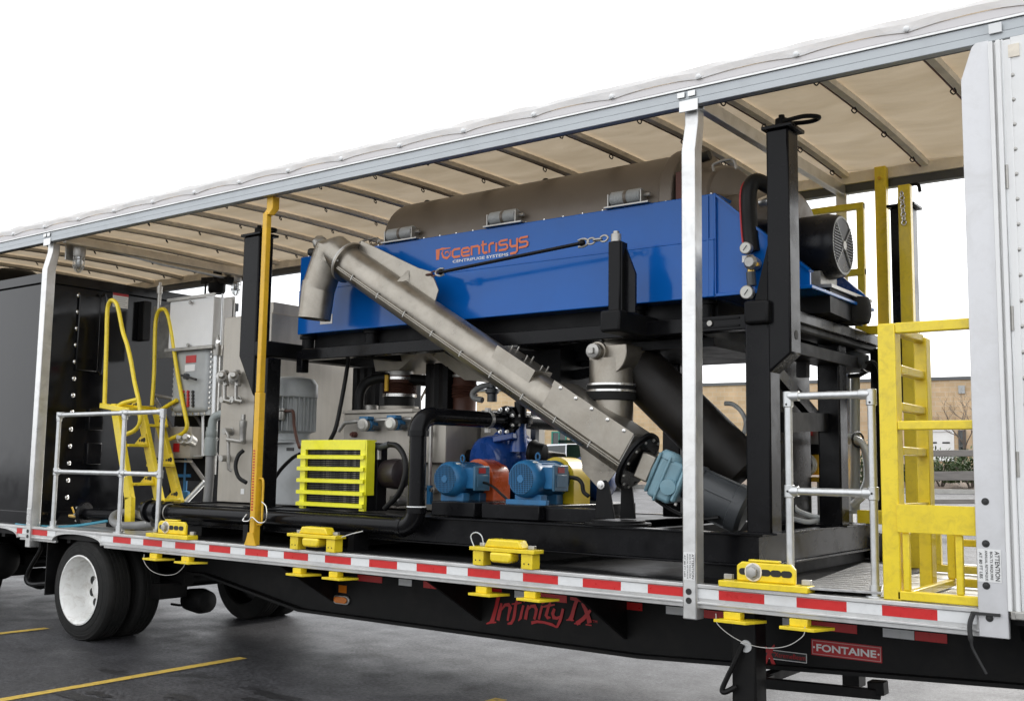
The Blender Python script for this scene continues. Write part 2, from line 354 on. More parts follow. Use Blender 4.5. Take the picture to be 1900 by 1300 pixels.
# mulch bed and lawn in front of the building (line parallel to the facade)
P1 = D(1480, 706, 47.8); P2 = D(1800, 698, 44.3)
fdir = V((P2.x-P1.x, P2.y-P1.y, 0)).normalized(); fn = V((fdir.y, -fdir.x, 0))     # fn points to the camera
if fn.y > 0: fn = -fn
ztop = (P1.z+P2.z)/2
def F(u, d, z): q = V((P1.x, P1.y, 0))+fdir*u+fn*d; return V((q.x, q.y, z))       # facade frame
def band(name, m, u0, u1, d0, d1, dz, kind='structure', nu=24, nd=6, rough=.0):
    mb = MB(); rows = []
    for j in range(nd+1):
        d = d0+(d1-d0)*j/nd; row = []
        for i in range(nu+1):
            q = F(u0+(u1-u0)*i/nu, d, 0); e = random.uniform(-rough, rough) if 0 < j < nd else 0
            row.append((q.x, q.y, gz(q.y)+dz+e))
        rows.append(row)
    return mb.rings(rows, closed_ring=False, caps=False).build(name, m, None, kind=kind, sharp=0)
band('mulch_bed', M['mulch'], -1.5, 30, 0.1, 16.5, .06, nu=60, nd=20, rough=.05)
band('lawn', M['lawn'], -60, -1.5, 0.1, 17.5, .05, nu=60, nd=12, rough=.03)
mb = MB(); a, b = F(-60, 17.6, 0), F(30, 16.7, 0)
n = 30; pts = [a+(b-a)*i/n for i in range(n+1)]
rows = [[(p.x, p.y, gz(p.y)-.02), (p.x, p.y, gz(p.y)+.12), (p.x+fn.x*-.15, p.y+fn.y*-.15, gz(p.y)+.12), (p.x-fn.x*.15, p.y-fn.y*.15, gz(p.y)-.02)] for p in pts]
mb.rings(rows).build('kerb', mat('concrete', (.42,.41,.38), .8, var=.15), None, kind='structure')

# building
b0 = F(-20, 0, 0); zb = gz(P1.y)-.3
bld = thing('brick_building', 'long low tan brick building with flat roof behind the trailer', 'building', F(0,0,0))
ub = (P1-D(865,721,55)).length
UL = -ub
def fbox(u0, u1, d0, d1, z0, z1, mb):
    vs = [F(u, d, z) for z in (z0, z1) for u, d in ((u0,d0),(u1,d0),(u1,d1),(u0,d1))]
    return mb.add(vs, [(0,3,2,1),(4,5,6,7),(0,1,5,4),(1,2,6,5),(2,3,7,6),(3,0,4,7)])
o = fbox(UL, 26, -14, 0, zb, ztop-.12, MB()).build('wall', M['brick'], bld)
# brick texture runs along the facade: turn the wall's object axes onto it
ang = math.atan2(fdir.y, fdir.x); rm = Matrix.Rotation(-ang, 4, 'Z')
o.data.transform(rm); o.rotation_euler = (0, 0, ang)
fbox(UL-.06, 26.06, -14.05, .06, ztop-.14, ztop, MB()).build('roof_coping', mat('coping_metal', (.10,.105,.11), .5, var=.1), bld)
def FU(px):      # facade u under photo column px
    d = ray(px, 800); o = V((P1.x, P1.y, 0)); t = ((o-CAM).dot(fn))/(V((d.x, d.y, 0)).dot(fn)); return (CAM+d*t-o).dot(fdir)
def FZ(px, py):
    d = ray(px, py); o = V((P1.x, P1.y, 0)); t = ((o-CAM).dot(fn))/(V((d.x, d.y, 0)).dot(fn)); return (CAM+d*t).z
def win(pxa, pxb, pya, pyb, fm, pane, name='window', mull=0, dep=.06):
    u0, u1 = FU(pxa), FU(pxb); z1, z0 = FZ((pxa+pxb)/2, pya), FZ((pxa+pxb)/2, pyb)
    f = MB(); w = .07
    for a in ((u0,u1,z0,z0+w),(u0,u1,z1-w,z1),(u0,u0+w,z0+w,z1-w),(u1-w,u1,z0+w,z1-w)): fbox(a[0],a[1],.005,dep,a[2],a[3],f)
    for k in range(mull):
        um = u0+(u1-u0)*(k+1)/(mull+1); fbox(um-.03,um+.03,.005,dep-.01,z0+w,z1-w,f)
    fo = f.build(name, fm, bld)
    fbox(u0+w, u1-w, .004, .02, z0+w, z1-w, MB()).build('pane', pane, fo)
win(996, 1010, 800, 842, M['teal'], M['glass']); win(1024, 1052, 800, 848, M['teal'], M['glass'], mull=1)
win(1074, 1092, 800, 848, M['teal'], M['glass'])
win(1778, 1792, 798, 855, M['dgrey'], M['glass']); win(1806, 1822, 798, 855, M['dgrey'], M['glass'])
win(1716, 1770, 797, 855, M['white'], M['white'], name='loading_door', dep=.08)
for a, b in ((1722, 1738), (1748, 1762)):
    fbox(FU(a), FU(b), .021, .03, FZ(1740, 822.5), FZ(1740, 819.5), MB()).build('door_slot', M['dark'], bld)
fbox(FU(1781), FU(1793), .003, .08, FZ(1786,730), FZ(1786,715), MB()).build('wall_vent', M['grey'], bld)
win(1290, 1330, 800, 848, M['teal'], M['glass'], mull=1)

# junipers, each a crown of many small sprays on a stem
def shrub(c, rx, ry, h, label, n=900, size=.07):
    t = thing('juniper_bush', label, 'bush', c, 'juniper bushes in the mulch bed')
    mb = MB()
    for i in range(n):
        a = random.uniform(0, 2*math.pi); q = random.random()**.5; rr = q*(1-.25*noise.noise(V((math.cos(a)*1.5, math.sin(a)*1.5, c[0]))))
        hh = h*(1-.75*q*q)*random.uniform(.15, 1)*(1+.35*noise.noise(V((math.cos(a)*2, math.sin(a)*2, 7+c[0]))))
        p = V(c)+V((math.cos(a)*rr*rx, math.sin(a)*rr*ry, hh+.03))
        d = V((math.cos(a)*.8+random.uniform(-.5,.5), math.sin(a)*.8+random.uniform(-.5,.5), random.uniform(.2,1))).normalized()
        L = size*random.uniform(1.2, 3); sdv = d.cross(V((random.uniform(-1,1), random.uniform(-1,1), 1))).normalized()*size*.32
        mb.add([p-sdv, p+sdv, p+d*L*.7+sdv*.8, p+d*L, p+d*L*.6-sdv*.9], [(0,1,2,3,4)])
    mb.build('crown', M['leaf'], t, sharp=0, recalc=False)
    s = MB()
    for k in range(5):
        a = k*1.3; s.tube([V(c)-V((0,0,.1)), V(c)+V((math.cos(a)*rx*.3, math.sin(a)*ry*.3, h*.35)), V(c)+V((math.cos(a)*rx*.6, math.sin(a)*ry*.6, h*.55))], [.03,.02,.008], 5)
    s.build('stem', M['bark'], t)
def gpt(px, dep):  # ground point under a photo column at a forward depth
    p = D(px, 860, dep); return V((p.x, p.y, gz(p.y)+.06))
for px, dep, rx, ry, h, lb in ((1745, 31, .95, .8, 1.15, 'wide feathery juniper bush in the mulch bed, just behind the wooden rail bench'),
                               (1800, 30, .7, .7, 1.05, 'juniper bush half hidden by the white trailer nose'),
                               (1708, 33, .6, .6, .85, 'small juniper bush beside the yellow step frame'),
                               (1598, 31, .7, .7, 1.3, 'juniper bush seen between the grey handrail posts and coiled clear hose'),
                               (1448, 32, .6, .6, 1.2, 'juniper bush showing just right of the thick black corner post')):
    shrub(gpt(px, dep), rx, ry, h, lb)

# bare trees
def bare_tree(base, h, label, seed, lean=0, r0=.09, grp='bare trees near the building'):
    rnd = random.Random(seed); t = thing('bare_tree', label, 'tree', base, grp)
    tr = MB(); cr = MB()
    top = base+V((lean, 0, h*.42)); tr.tube([base-V((0,0,.1)), base+V((lean*.3,0,h*.2)), top], [r0, r0*.8, r0*.6], 7)
    def grow(p, d, L, r, k):
        n = 3; pts = [p]; dd = d.copy()
        for i in range(n):
            dd = (dd+V((rnd.uniform(-.3,.3), rnd.uniform(-.3,.3), rnd.uniform(-.05,.25)))).normalized(); pts.append(pts[-1]+dd*L/n)
        cr.tube(pts, [r, r*.8, r*.62, r*.4], 4 if k < 2 else 3, caps=False)
        if k < 4:
            for j in range(3 if k < 3 else 3):
                a = pts[rnd.choice((1,2,3))]; nd = (dd+V((rnd.uniform(-1,1), rnd.uniform(-1,1), rnd.uniform(-.3,.7)))).normalized()
                grow(a, nd, L*rnd.uniform(.5,.78), r*.5, k+1)
    for j in range(4):
        a = j*1.6+rnd.random(); grow(top-V((0,0,h*.06*j)), V((math.cos(a)*.8, math.sin(a)*.8, .9)).normalized(), h*.3, r0*.5, 0)
    tr.build('trunk', M['bark'], t); cr.build('crown', M['bark'], t)
bare_tree(gpt(1790, 36), 3.6, 'leafless young tree before the tan wall beside the white trailer nose', 3, r0=.06)
bare_tree(gpt(708, 40), 8.0, 'leafless tree seen through the gap left of the brown ribbed boot', 5, r0=.12)
bare_tree(gpt(776, 42), 7.0, 'leafless tree seen through the gap right of the brown ribbed boot', 9, r0=.12)

# parked car seen under the conveyor
def parked_car(c, ang):
    t = thing('parked_car', 'silver parked car glimpsed between the pumps and the steel conveyor', 'car', c)
    Rm = Matrix.Rotation(ang, 3, 'Z')
    def T(x, y, z): return V(c)+Rm @ V((x, y, z))
    prof = [(-2.25,.35),(-2.25,.72),(-1.95,.88),(-1.15,.95),(-.45,1.38),(.75,1.42),(1.55,1.02),(2.2,.95),(2.28,.6),(2.25,.35)]
    body = MB(); ins = lambda z: .84 if z < .97 else .84-.22*(z-.97)/.45
    body.rings([[T(x, sgn*ins(z), z) for x, z in prof] for sgn in (-1, 1)], caps=True)
    body.build('body', M['carpaint'], t, bevel=.05, seg=3)
    for sgn in (-1, 1):
        for quad in (((-.98,1.0),(-.40,1.33),(.12,1.36),(.12,1.0)), ((.2,1.0),(.2,1.36),(.72,1.36),(1.3,1.03))):
            MB().prism([T(x, sgn*(ins(z)+.004), z) for x, z in quad], Rm @ V((0, sgn*.006, 0))).build('side_window', M['glass'], t)
        for x in (-1.4, 1.4):
            w = MB().lathe(T(x, sgn*.66, .33), Rm @ V((0, sgn, 0)), [(0,.30),(.02,.33),(.18,.33),(.21,.29)], 20).build('wheel', M['rubber'], t)
            MB().lathe(T(x, sgn*.875, .33), Rm @ V((0, sgn, 0)), [(0,.2),(.02,.2),(.03,.06),(.04,.05)], 12).build('rim', M['alu'], w)
        MB().sph(T(-2.2, sgn*.62, .72), .1, 10, 6, (.5,1,.7)).build('headlight', M['wtape'], t)
    for xa, za, xb, zb_ in ((-1.11,.98,-.5,1.36),(.80,1.405,1.5,1.05)):
        MB().prism([T(xa,-.74,za+.012), T(xa,.74,za+.012), T(xb,.64,zb_+.012), T(xb,-.64,zb_+.012)], (0,0,.005)).build('windscreen', M['glass'], t)
p = D(1046, 850, 33); parked_car(V((p.x, p.y, gz(p.y))), R(28))

# weathered wooden rail bench on the lot beyond the far side
wb = thing('rail_bench', 'grey weathered wooden bench with slanted legs beyond the yellow step frame', 'bench', (0,0,0))
Yb = 15.0
for ya, yb, hh in ((836, 846, 0), (876, 890, .0), (927, 934, .0)):
    a = A(1686, (ya+yb)/2, Yb+.35*(ya < 860)); b = A(1850, (ya+yb)/2-1, Yb+.35*(ya < 860))
    MB().bar(a, b, .05, (yb-ya)/84).build('slat', M['wood'], wb, bevel=.008)
for xa, xb in ((1684, 1703), (1663, 1668)):
    yt = 838 if xa > 1680 else 863
    a = A(xa, yt, Yb+.1); b = A(xb, 925, Yb+.1); d = (b-a)
    MB().bar(a, a+d*((a.z-gz(Yb))/(a.z-b.z)), .1, .16, up=(1,0,0)).build('leg', M['wood'], wb, bevel=.008)
a = A(1850, 838, Yb+.1); MB().bar(a, V((a.x+.2, a.y, gz(Yb))), .1, .16, up=(1,0,0)).build('leg', M['wood'], wb, bevel=.008)

# ================================================================== TRAILER
TR = thing('curtain_trailer', 'black drop deck trailer with its side curtain drawn back, white nose and cream tarpaulin roof', 'trailer', (-5, 1.3, 0))
XL, XR = -16.0, -1.20
WD = 2.56
DZ = 1.0
# deck of long aluminium planks
for i in range(13):
    y0 = .075+i*.186; MB().box(XL, XR+1.2, y0, y0+.18, DZ-.04, DZ-.006+.002*(i % 2)).build('deck_plank', M['alu'], TR, bevel=.004, seg=1)
MB().box(XL, XR+1.2, .08, WD-.08, DZ-.075, DZ-.045).build('deck_frame', M['chassis'], TR)
# rub rails with arches over the wheels
arches = [(-9.11, .40), (-10.55, .40)]
def rail_profile(y, sgn):
    r = MB()
    spans = []; x = XL
    for cx, hw in sorted(arches): spans.append((x, cx-hw)); x = cx+hw
    spans.append((x, XR+.0))
    r.box(XL, XR, min(y, y+sgn*.075), max(y, y+sgn*.075), .978, 1.0)
    for a, b in spans:
        r.box(a, b, min(y+sgn*.012, y+sgn*.05), max(y+sgn*.012, y+sgn*.05), .90, .978)
        r.box(a, b, min(y, y+sgn*.05), max(y, y+sgn*.05), .888, .902)
        r.box(a, b, min(y+sgn*.03, y+sgn*.06), max(y+sgn*.03, y+sgn*.06), .862, .888)
    return r
MB_ = rail_profile(0, 1); MB_.build('rub_rail', M['alu'], TR, bevel=.003, seg=1)
rail_profile(WD, -1).build('rub_rail', M['alu'], TR)
for cx, hw in arches:
    arc = [V((cx+hw*math.cos(t), 0, .885+.083*math.sin(t)**.75)) for t in [math.pi*k/20 for k in range(21)]]
    m_ = MB(); rows = [[(p.x, -.006, p.z+.005), (p.x, .02, p.z+.005), (p.x, .02, p.z-.004), (p.x, -.006, p.z-.004)] for p in arc]
    m_.rings(rows).build('fender_lip', M['alu'], TR)
    MB().prism([V((p.x, .012, p.z+.004)) for p in arc]+[V((cx-hw, .012, .9775)), V((cx+hw, .012, .9775))], (0,.03,0)).build('fender_side', M['alu'], TR)
    MB().box(cx-hw*.98, cx+hw*.98, .055, .075, .905, .966).build('fender_panel', M['chassis'], TR)
    MB().box(cx-hw*.98, cx+hw*.98, .076, 2.4, .955, .959).build('fender_top', M['chassis'], TR)
# red/white conspicuity tape: 11 in red, 7 in white, on the rail and again on the beam
redm = None; whm = None; k = 0
x = -1.495
def blocked(a, b): return any(not (b < cx-hw*.93 or a > cx+hw*.93) for cx, hw in arches)
for k in range(34):
    xr1 = x-k*.4515; xr0 = xr1-.270
    for a, b, mm in ((xr0, xr1, 'red'), (xr1, xr1+.1815, 'wtape')):
        if b > XR: b = XR-.01
        for cx, hw in arches:
            if a < cx+hw*.93 < b: a = cx+hw*.93
            if a < cx-hw*.93 < b: b = cx-hw*.93
        if blocked(a+.005, b-.005): continue
        if b-a < .02 or a < -13: continue
        MB().box(a, b, .0085, .012, .922, .974).build('reflective_strip', M[mm], TR, sharp=0)
# far-side tape and main beams
BY = .80; BZ = .40
def bz(x): return .395 if x < -3.6 else .395+.049*(x+3.6)
bxs = [-6.9, -3.6, -1.0, .2]
for y0 in (BY, WD-BY-.02):
    w = MB(); w.prism([(x, y0, bz(x)+.025) for x in bxs]+[(.2, y0, .955), (-14.5, y0, .955), (-14.5, y0, .62), (-8.2, y0, .62)], (0,.02,0)); w.build('main_beam', M['chassis'], TR)
    f = MB()
    f.rings([[(x, y0-.07, z), (x, y0+.09, z), (x, y0+.09, z+.022), (x, y0-.07, z+.022)] for x, z in [(-14.5,.598),(-8.2,.598)]+[(x, bz(x)+.002) for x in bxs]]); f.build('beam_flange', M['chassis'], TR)
TZ = A(1250, 1139, BY).z
# tape along the upper beam web
for (pa, pb, mm) in ((566,632,'red'),(664,709,'red'),(740,764,'wtape'),(786,818,'red'),(842,880,'wtape'),(882,931,'red'),(955,992,'wtape'),(993,1052,'red'),(1086,1126,'wtape'),(1128,1192,'red'),(1236,1290,'wtape'),(1294,1372,'red'),(1452,1505,'wtape'),(1506,1590,'red'),(1638,1696,'wtape'),(1697,1757,'red')):
    ym = 1122+(pa-1200)*.087
    a = A(pa, ym, BY-.001); b = A(pb, ym+(pb-pa)*.087, BY-.001)
    MB().box(a.x, b.x, BY-.004, BY-.001, TZ, TZ+.05).build('reflective_strip', M[mm], TR, sharp=0)
# cross members and triangular outriggers
for i in range(22):
    xx = -13.6+i*.6
    if xx > XR+1: break
    MB().box(xx-.03, xx+.03, .1, WD-.1, .865, .955).build('cross_member', M['chassis'], TR)
for xx in (-12.6, -7.3, -6.55, -5.0, -3.75, -1.15):
    if xx == -7.3: continue
    for y0, s_ in ((.1, 1), (WD-.1, -1)):
        MB().prism([(xx, y0, .95), (xx, BY if s_ > 0 else WD-BY, .95), (xx, BY if s_ > 0 else WD-BY, .50), (xx, y0+s_*.05, .86)], (.025,0,0)).build('outrigger', M['chassis'], TR)
# marker lamp on the beam
a = A(635, 1112, BY-.002)
lp = MB().lathe(a, (0,-1,0), [(0,.0)], 4) if False else MB()
pts = [V((a.x+sx*.055+.04*math.cos(t), BY-.003, a.z+.036*math.sin(t))) for sx, t in [(1, R(k)) for k in range(-90, 91, 18)]+[(-1, R(k)) for k in range(90, 271, 18)]]
lo = MB().prism(pts, (0,-.016,0)).build('marker_lamp', M['zinc'], TR, bevel=.004)
pts2 = [V((a.x+(p.x-a.x)*.8, BY-.019, a.z+(p.z-a.z)*.72)) for p in pts]
MB().prism(pts2, (0,-.012,0)).build('lens', M['amber'], lo, bevel=.004)
a = A(636, 1092, BY-.002); MB().box(a.x-.045, a.x+.045, BY-.006, BY-.001, a.z-.03, a.z+.03).build('reflector', M['amber'], TR)

# wheels
def dual(x, y_out, sgn, r=.465):
    z = r-.008
    for k, yo in enumerate((y_out, y_out+sgn*.31)):
        prof = [(0,.31),(.002,.325),(.006,.330),(.004,.345),(.010,.375),(.013,.377),(.012,.383),(.020,.41),(.018,.414),(.021,.42),(.030,r-.022),(.027,r-.018),(.035,r-.012),(.055,r),(.07,r+.001)]
        for g in range(4):
            tt = .085+g*.04; prof += [(tt, r+.001), (tt+.004, r-.008), (tt+.009, r-.008), (tt+.013, r+.001)]
        prof += [(.235,r),(.25,r-.012),(.262,.42),(.275,.345),(.278,.31),(.26,.295),(.02,.295)]
        o_ = V((x, yo, z)); d_ = V((0,sgn,0))
        w = thing_part = MB().lathe(o_, d_, prof, 56, caps=False).build('wheel', M['rubber'], TR, sharp=30)
        rim = [(.0,.318),(-.004,.306),(.012,.298),(.03,.29),(.06,.284),(.16,.275),(.215,.268),(.24,.25),(.25,.21),(.252,.16),(.25,.11)]
        if k == 0:
            MB().lathe(o_, d_, rim, 40, caps=False).build('rim', M['rim'], w)
            MB().lathe(o_+d_*.25, d_, [(0,.112),(-.02,.105),(-.05,.10),(-.06,.085),(-.062,.0)], 24).build('hub', M['rim'], w)
            ho = MB()
            for q in range(10):
                t = q*2*math.pi/10+.3; c = o_+d_*.2505+V((math.cos(t)*.178, 0, math.sin(t)*.178)); ho.cyl(c, c-d_*.004, .040, 14)
            ho.build('hand_hole', M['dark'], w)
            nu = MB()
            for q in range(10):
                t = q*2*math.pi/10; c = o_+d_*.25+V((math.cos(t)*.138, 0, math.sin(t)*.138)); nu.cyl(c, c-d_*.02, .014, 6)
            nu.build('wheel_nut', M['zinc'], w)
        else:
            MB().lathe(o_, d_, [(0,.3),(.02,.29),(.1,.27),(.11,.05)], 30, caps=False).build('rim', M['dark'], w)
for cx in (-9.11, -11.95):
    dual(cx+.0, .05, 1); dual(cx, WD-.05, -1)
    MB().cyl((cx, .3, .46), (cx, WD-.3, .46), .07, 14).build('axle', M['chassis'], TR)
    MB().lathe((cx+.42, .95, .33), (1,0,0), [(0,.02),(.01,.1),(.2,.12),(.3,.1),(.32,.02)], 18).build('brake_chamber', M['chassis'], TR)
    m_ = MB(); m_.bar((cx-.5, .78, .62), (cx+.65, .78, .55), .1, .12); m_.box(cx-.08, cx+.08, .70, .86, .42, .62); m_.box(cx+.35,cx+.6,.5,.8,.38,.52); m_.build('suspension_arm', M['chassis'], TR)
MB().tube(spline([A(345,1100,.9), A(350,1118,.9), A(335,1122,.9), A(318,1120,.9)], 5), .012, 6).build('air_line', M['hose'], TR)
# mud flap and underrun bracket
MB().prism([(-9.72,.07,.93),(-9.72,.62,.93),(-9.72,.62,.36),(-9.72,.07,.36)], (.012,0,0)).build('mud_flap', M['chassis'], TR)
a = A(75,1020,.25); b = A(52,1062,.25); c = A(56,1082,.25); d = A(85,1082,.25)
MB().tube(spline([a+V((0,0,.1)), a, b, c, d, d+V((.15,0,0))], 5), .022, 8).build('step_bracket', M['chassis'], TR)
ca_ = A(2,1040,.30); MB().lathe((ca_.x+.08,.30,ca_.z), (-1,0,0), [(0,.02),(.01,.14),(.05,.19),(.7,.19),(.75,.1)], 24).build('air_tank', M['chassis'], TR)

# landing leg
lx = -2.68; ly = .42
lg = MB().box(lx-.075, lx+.075, ly-.07, ly+.09, .28, .95).build('landing_leg', M['chassis'], TR, bevel=.012)
MB().prism([(lx-.1,ly-.1,.28),(lx+.1,ly-.1,.28),(lx+.15,ly-.1,.12),(lx-.15,ly-.1,.12)], (0,.24,0)).build('foot', M['chassis'], lg)
MB().box(lx-.055, lx+.055, ly-.05, ly+.07, .1, .28).build('inner_leg', M['zinc'], lg)
a = A(1378,1195,.33); pts = [a, A(1362,1230,.31), A(1341,1275,.30), A(1345,1283,.30), A(1366,1273,.33)]
MB().tube(spline(pts, 5), .016, 8).build('crank_handle', M['chassis'], lg)
a = A(1384,1198,.345); MB().cyl(a+V((0,.005,0)), a-V((0,.004,0)), .035, 20).build('round_sticker', M['wtape'], lg)
MB().box(lx-.06, lx+.06, 2.14, 2.28, .12, .95).build('landing_leg', M['chassis'], TR)
m_ = MB(); m_.bar(A(1408,1265,.5), A(1630,1287,1.2), .06, .06); m_.bar(A(1408,1265,.5), A(1480,1236,1.3), .05, .05); m_.bar(A(1630,1287,1.2), A(1628,1262,1.2), .1, .1); m_.bar((lx, ly, .40), (lx, 2.2, .40), .06, .06); m_.build('leg_brace', M['chassis'], TR, bevel=.006)
MB().box(-3.6,-2.9,1.0,1.5,.3,.45).build('tool_tray', M['chassis'], TR) if False else None

# lettering on the beam
def stroke_set(name, strokes, fpt, m, parent, nrm=(0,-1,0)):
    mb = MB()
    for i, (pts, w) in enumerate(strokes):
        ribbon(mb, [fpt(*p) for p in pts], w, nrm, .0012+.0004*i)
    return mb.build(name, m, parent, sharp=0, recalc=False)
ppm = 1/ (FPX/ (A(1000,1130,BY)-CAM).dot(_fw))      # metres per photo pixel near the word
fI = lambda u, v: A(880+u/7.308, 1070+v/7.308, BY-.001)
q = ppm/7.308*1.1
stroke_set('beam_lettering', [
    ([(290,205),(372,215)], 48*q), ([(338,215),(300,400),(255,560),(240,615)], [58*q,52*q,58*q,70*q]), ([(165,632),(230,608),(300,612)], [14*q,34*q,14*q]),
    ([(372,352),(350,460),(322,585)], [30*q,52*q,50*q]), ([(366,450),(420,375),(470,372),(492,410),(470,500),(455,590)], [20*q,36*q,44*q,46*q,34*q,30*q]),
    ([(592,288),(565,370),(550,500),(535,570),(505,622),(455,632)], [20*q,44*q,46*q,42*q,36*q,22*q]), ([(510,365),(570,358),(645,342)], [14*q,30*q,18*q]),
    ([(672,380),(645,480),(632,550),(602,592)], [34*q,38*q,40*q,12*q]), ([(672,330),(718,296)], 26*q),
    ([(738,378),(715,480),(700,572)], [26*q,46*q,46*q]), ([(722,450),(775,392),(825,392),(848,440),(838,500),(818,572)], [20*q,34*q,44*q,46*q,40*q,36*q]),
    ([(926,385),(902,480),(882,572)], [34*q,36*q,30*q]), ([(918,352),(985,322)], 26*q),
    ([(1045,318),(1008,420),(980,520),(1000,548),(1042,545)], [22*q,40*q,44*q,36*q,16*q]), ([(935,402),(1010,385),(1100,372)], [16*q,30*q,16*q]),
    ([(1095,425),(1072,490),(1085,545),(1130,555),(1180,528)], [36*q,46*q,44*q,34*q,20*q]), ([(1212,425),(1190,520),(1170,590),(1128,678)], [34*q,40*q,42*q,30*q]), ([(1128,678),(1060,640),(960,612),(860,600),(782,618)], [20*q,34*q,30*q,32*q,40*q]),
    ([(1310,285),(1400,300),(1492,330)], [36*q,40*q,26*q]), ([(1400,300),(1362,420),(1335,520),(1310,578)], [48*q,46*q,52*q,60*q]), ([(1256,582),(1310,570),(1362,585)], [12*q,30*q,12*q]),
    ([(1470,350),(1520,440),(1555,540),(1575,620)], [30*q,52*q,58*q,66*q]), ([(1520,640),(1602,650)], 14*q), ([(1632,385),(1545,500),(1480,570),(1395,628)], [20*q,44*q,48*q,50*q]), ([(1365,625),(1450,635)], 14*q)], fI, M['redp'], TR)
a = fI(1600, 615); text('TM', a, (1,0,0), (0,0,1), .04, .018, 'beam_lettering', M['redp'], TR)
c0 = A(1506,1213.5,BY-.002); c1 = A(1636,1186,BY-.002); z0 = c0.z; z1 = A(1506,1184,BY).z; W_ = c1.x-c0.x; H_ = z1-z0
np_ = MB().box(c0.x, c1.x, BY-.005, BY-.001, z0, z1).build('maker_plate', M['redp'], TR)
m_ = MB(); e = .006
for bx in ((.006,W_-.006,.006,.010),(.006,W_-.006,H_-.010,H_-.006),(.006,.010,.010,H_-.010),(W_-.010,W_-.006,.010,H_-.010)): m_.box(c0.x+bx[0], c0.x+bx[1], BY-.0065, BY-.0045, z0+bx[2], z0+bx[3])
m_.build('plate_border', mat('faded_pink', (.5,.3,.29), .5), np_)
text('FONTAINE', (c0.x+W_*.075, BY-.007, z0+H_*.27), (1,0,0), (0,0,1), W_*.85, H_*.46, 'plate_lettering', M['wprint'], np_, bold=.03)
for dx in (.04, .955): MB().cyl((c0.x+W_*dx, BY-.0045, z0+H_*.5), (c0.x+W_*dx, BY-.007, z0+H_*.5), .006, 10).build('plate_dot', M['wprint'], np_)
# second badge with the crossed figure
fX = lambda u, v: A(1320+u/5, 1040+v/5, BY-.001)
c0 = fX(486,900); c1 = fX(888,945); zt = fX(486,812).z; z0 = fX(486,898).z
bp_ = MB().box(c0.x, c1.x, BY-.004, BY-.001, z0, zt).build('beam_badge', M['kprint'], TR)
m_ = MB(); H_ = zt-z0; W_ = c1.x-c0.x
for bx in ((0,W_,0,.004),(0,W_,H_-.004,H_),(0,.004,.004,H_-.004),(W_-.004,W_,.004,H_-.004)): m_.box(c0.x+bx[0], c0.x+bx[1], BY-.006, BY-.0035, z0+bx[2], z0+bx[3])
m_.build('badge_border', M['wprint'], bp_)
text('XtremeBeam', (c0.x+W_*.26, BY-.006, z0+H_*.28), (1,0,0), (0,0,1), W_*.71, H_*.5, 'badge_lettering', M['redp'], bp_, bold=.0)
cx = c0.x+W_*.14; stroke_set('badge_figure', [([(-.035,.055),(-.01,.02),(.012,-.02),(.03,-.065)], [.008,.024,.02,.026]), ([(.035,.06),(.01,.02),(-.012,-.02),(-.032,-.065)], [.008,.024,.02,.026]), ([(-.045,.012),(.045,.012)], .005)], lambda u, v: V((cx+u, BY-.006, z0+H_*.5+v)), M['redp'], bp_)

# side posts with the jog under the roof rail
def side_post(px, pyb, ztop_=3.80, zbot=.80, sticker=True):
    X0 = A(px, pyb, 0).x; w = .088
    P = MB(); y0, y1 = -.012, .085
    prof = [(y0, zbot), (y0, 3.52), (y0+.045, 3.70), (y0+.045, 3.80), (y1+.03, 3.80), (y1+.03, 3.70), (y1, 3.52), (y1, zbot)]
    p_ = P.prism([(X0, y, z) for y, z in prof], (w,0,0)).build('side_post', M['alu'], TR, bevel=.007)
    c = MB().box(X0-.015, X0+w+.02, -.008, .0, 3.76, 3.83); c.box(X0-.03, X0+.02, -.006, .0, 3.85, 3.885); c.box(X0+.04, X0+.09, -.006, .0, 3.85, 3.885); c.build('post_bracket', M['alu'], p_, bevel=.002)
    bo = MB()
    for z in (.955, .905): bo.cyl((X0+w*.45, y0+.004, z), (X0+w*.45, y0-.003, z), .018, 16)
    bo.build('bolt_hole', M['dark'], p_)
    if sticker: caution(p_, X0+.008, y0-.0015, 1.02, w-.016, .155)
    return p_
def caution(parent, x, y, z, w, h):
    s_ = MB().box(x, x+w, y-.0015, y, z, z+h).build('caution_label', M['wprint'], parent)
    for body, fx, fw_, fl in (('ATTENTION', .74, .2, .9), ('BOLTS REQUIRE', .52, .13, .86), ('ANNUAL RETORQUE', .3, .13, .92), ('AT 80 FT LBS', .07, .13, .8)):
        text(body, (x+w*fx, y-.0035, z+h*(.5+fl/2)), (0,0,-1), (1,0,0), h*fl, w*fw_, 'label_print', M['kprint'], s_, bold=.01)
side_post(1268, 1060); side_post(50, 980)
side_post(-560, 900, sticker=False) if False else None
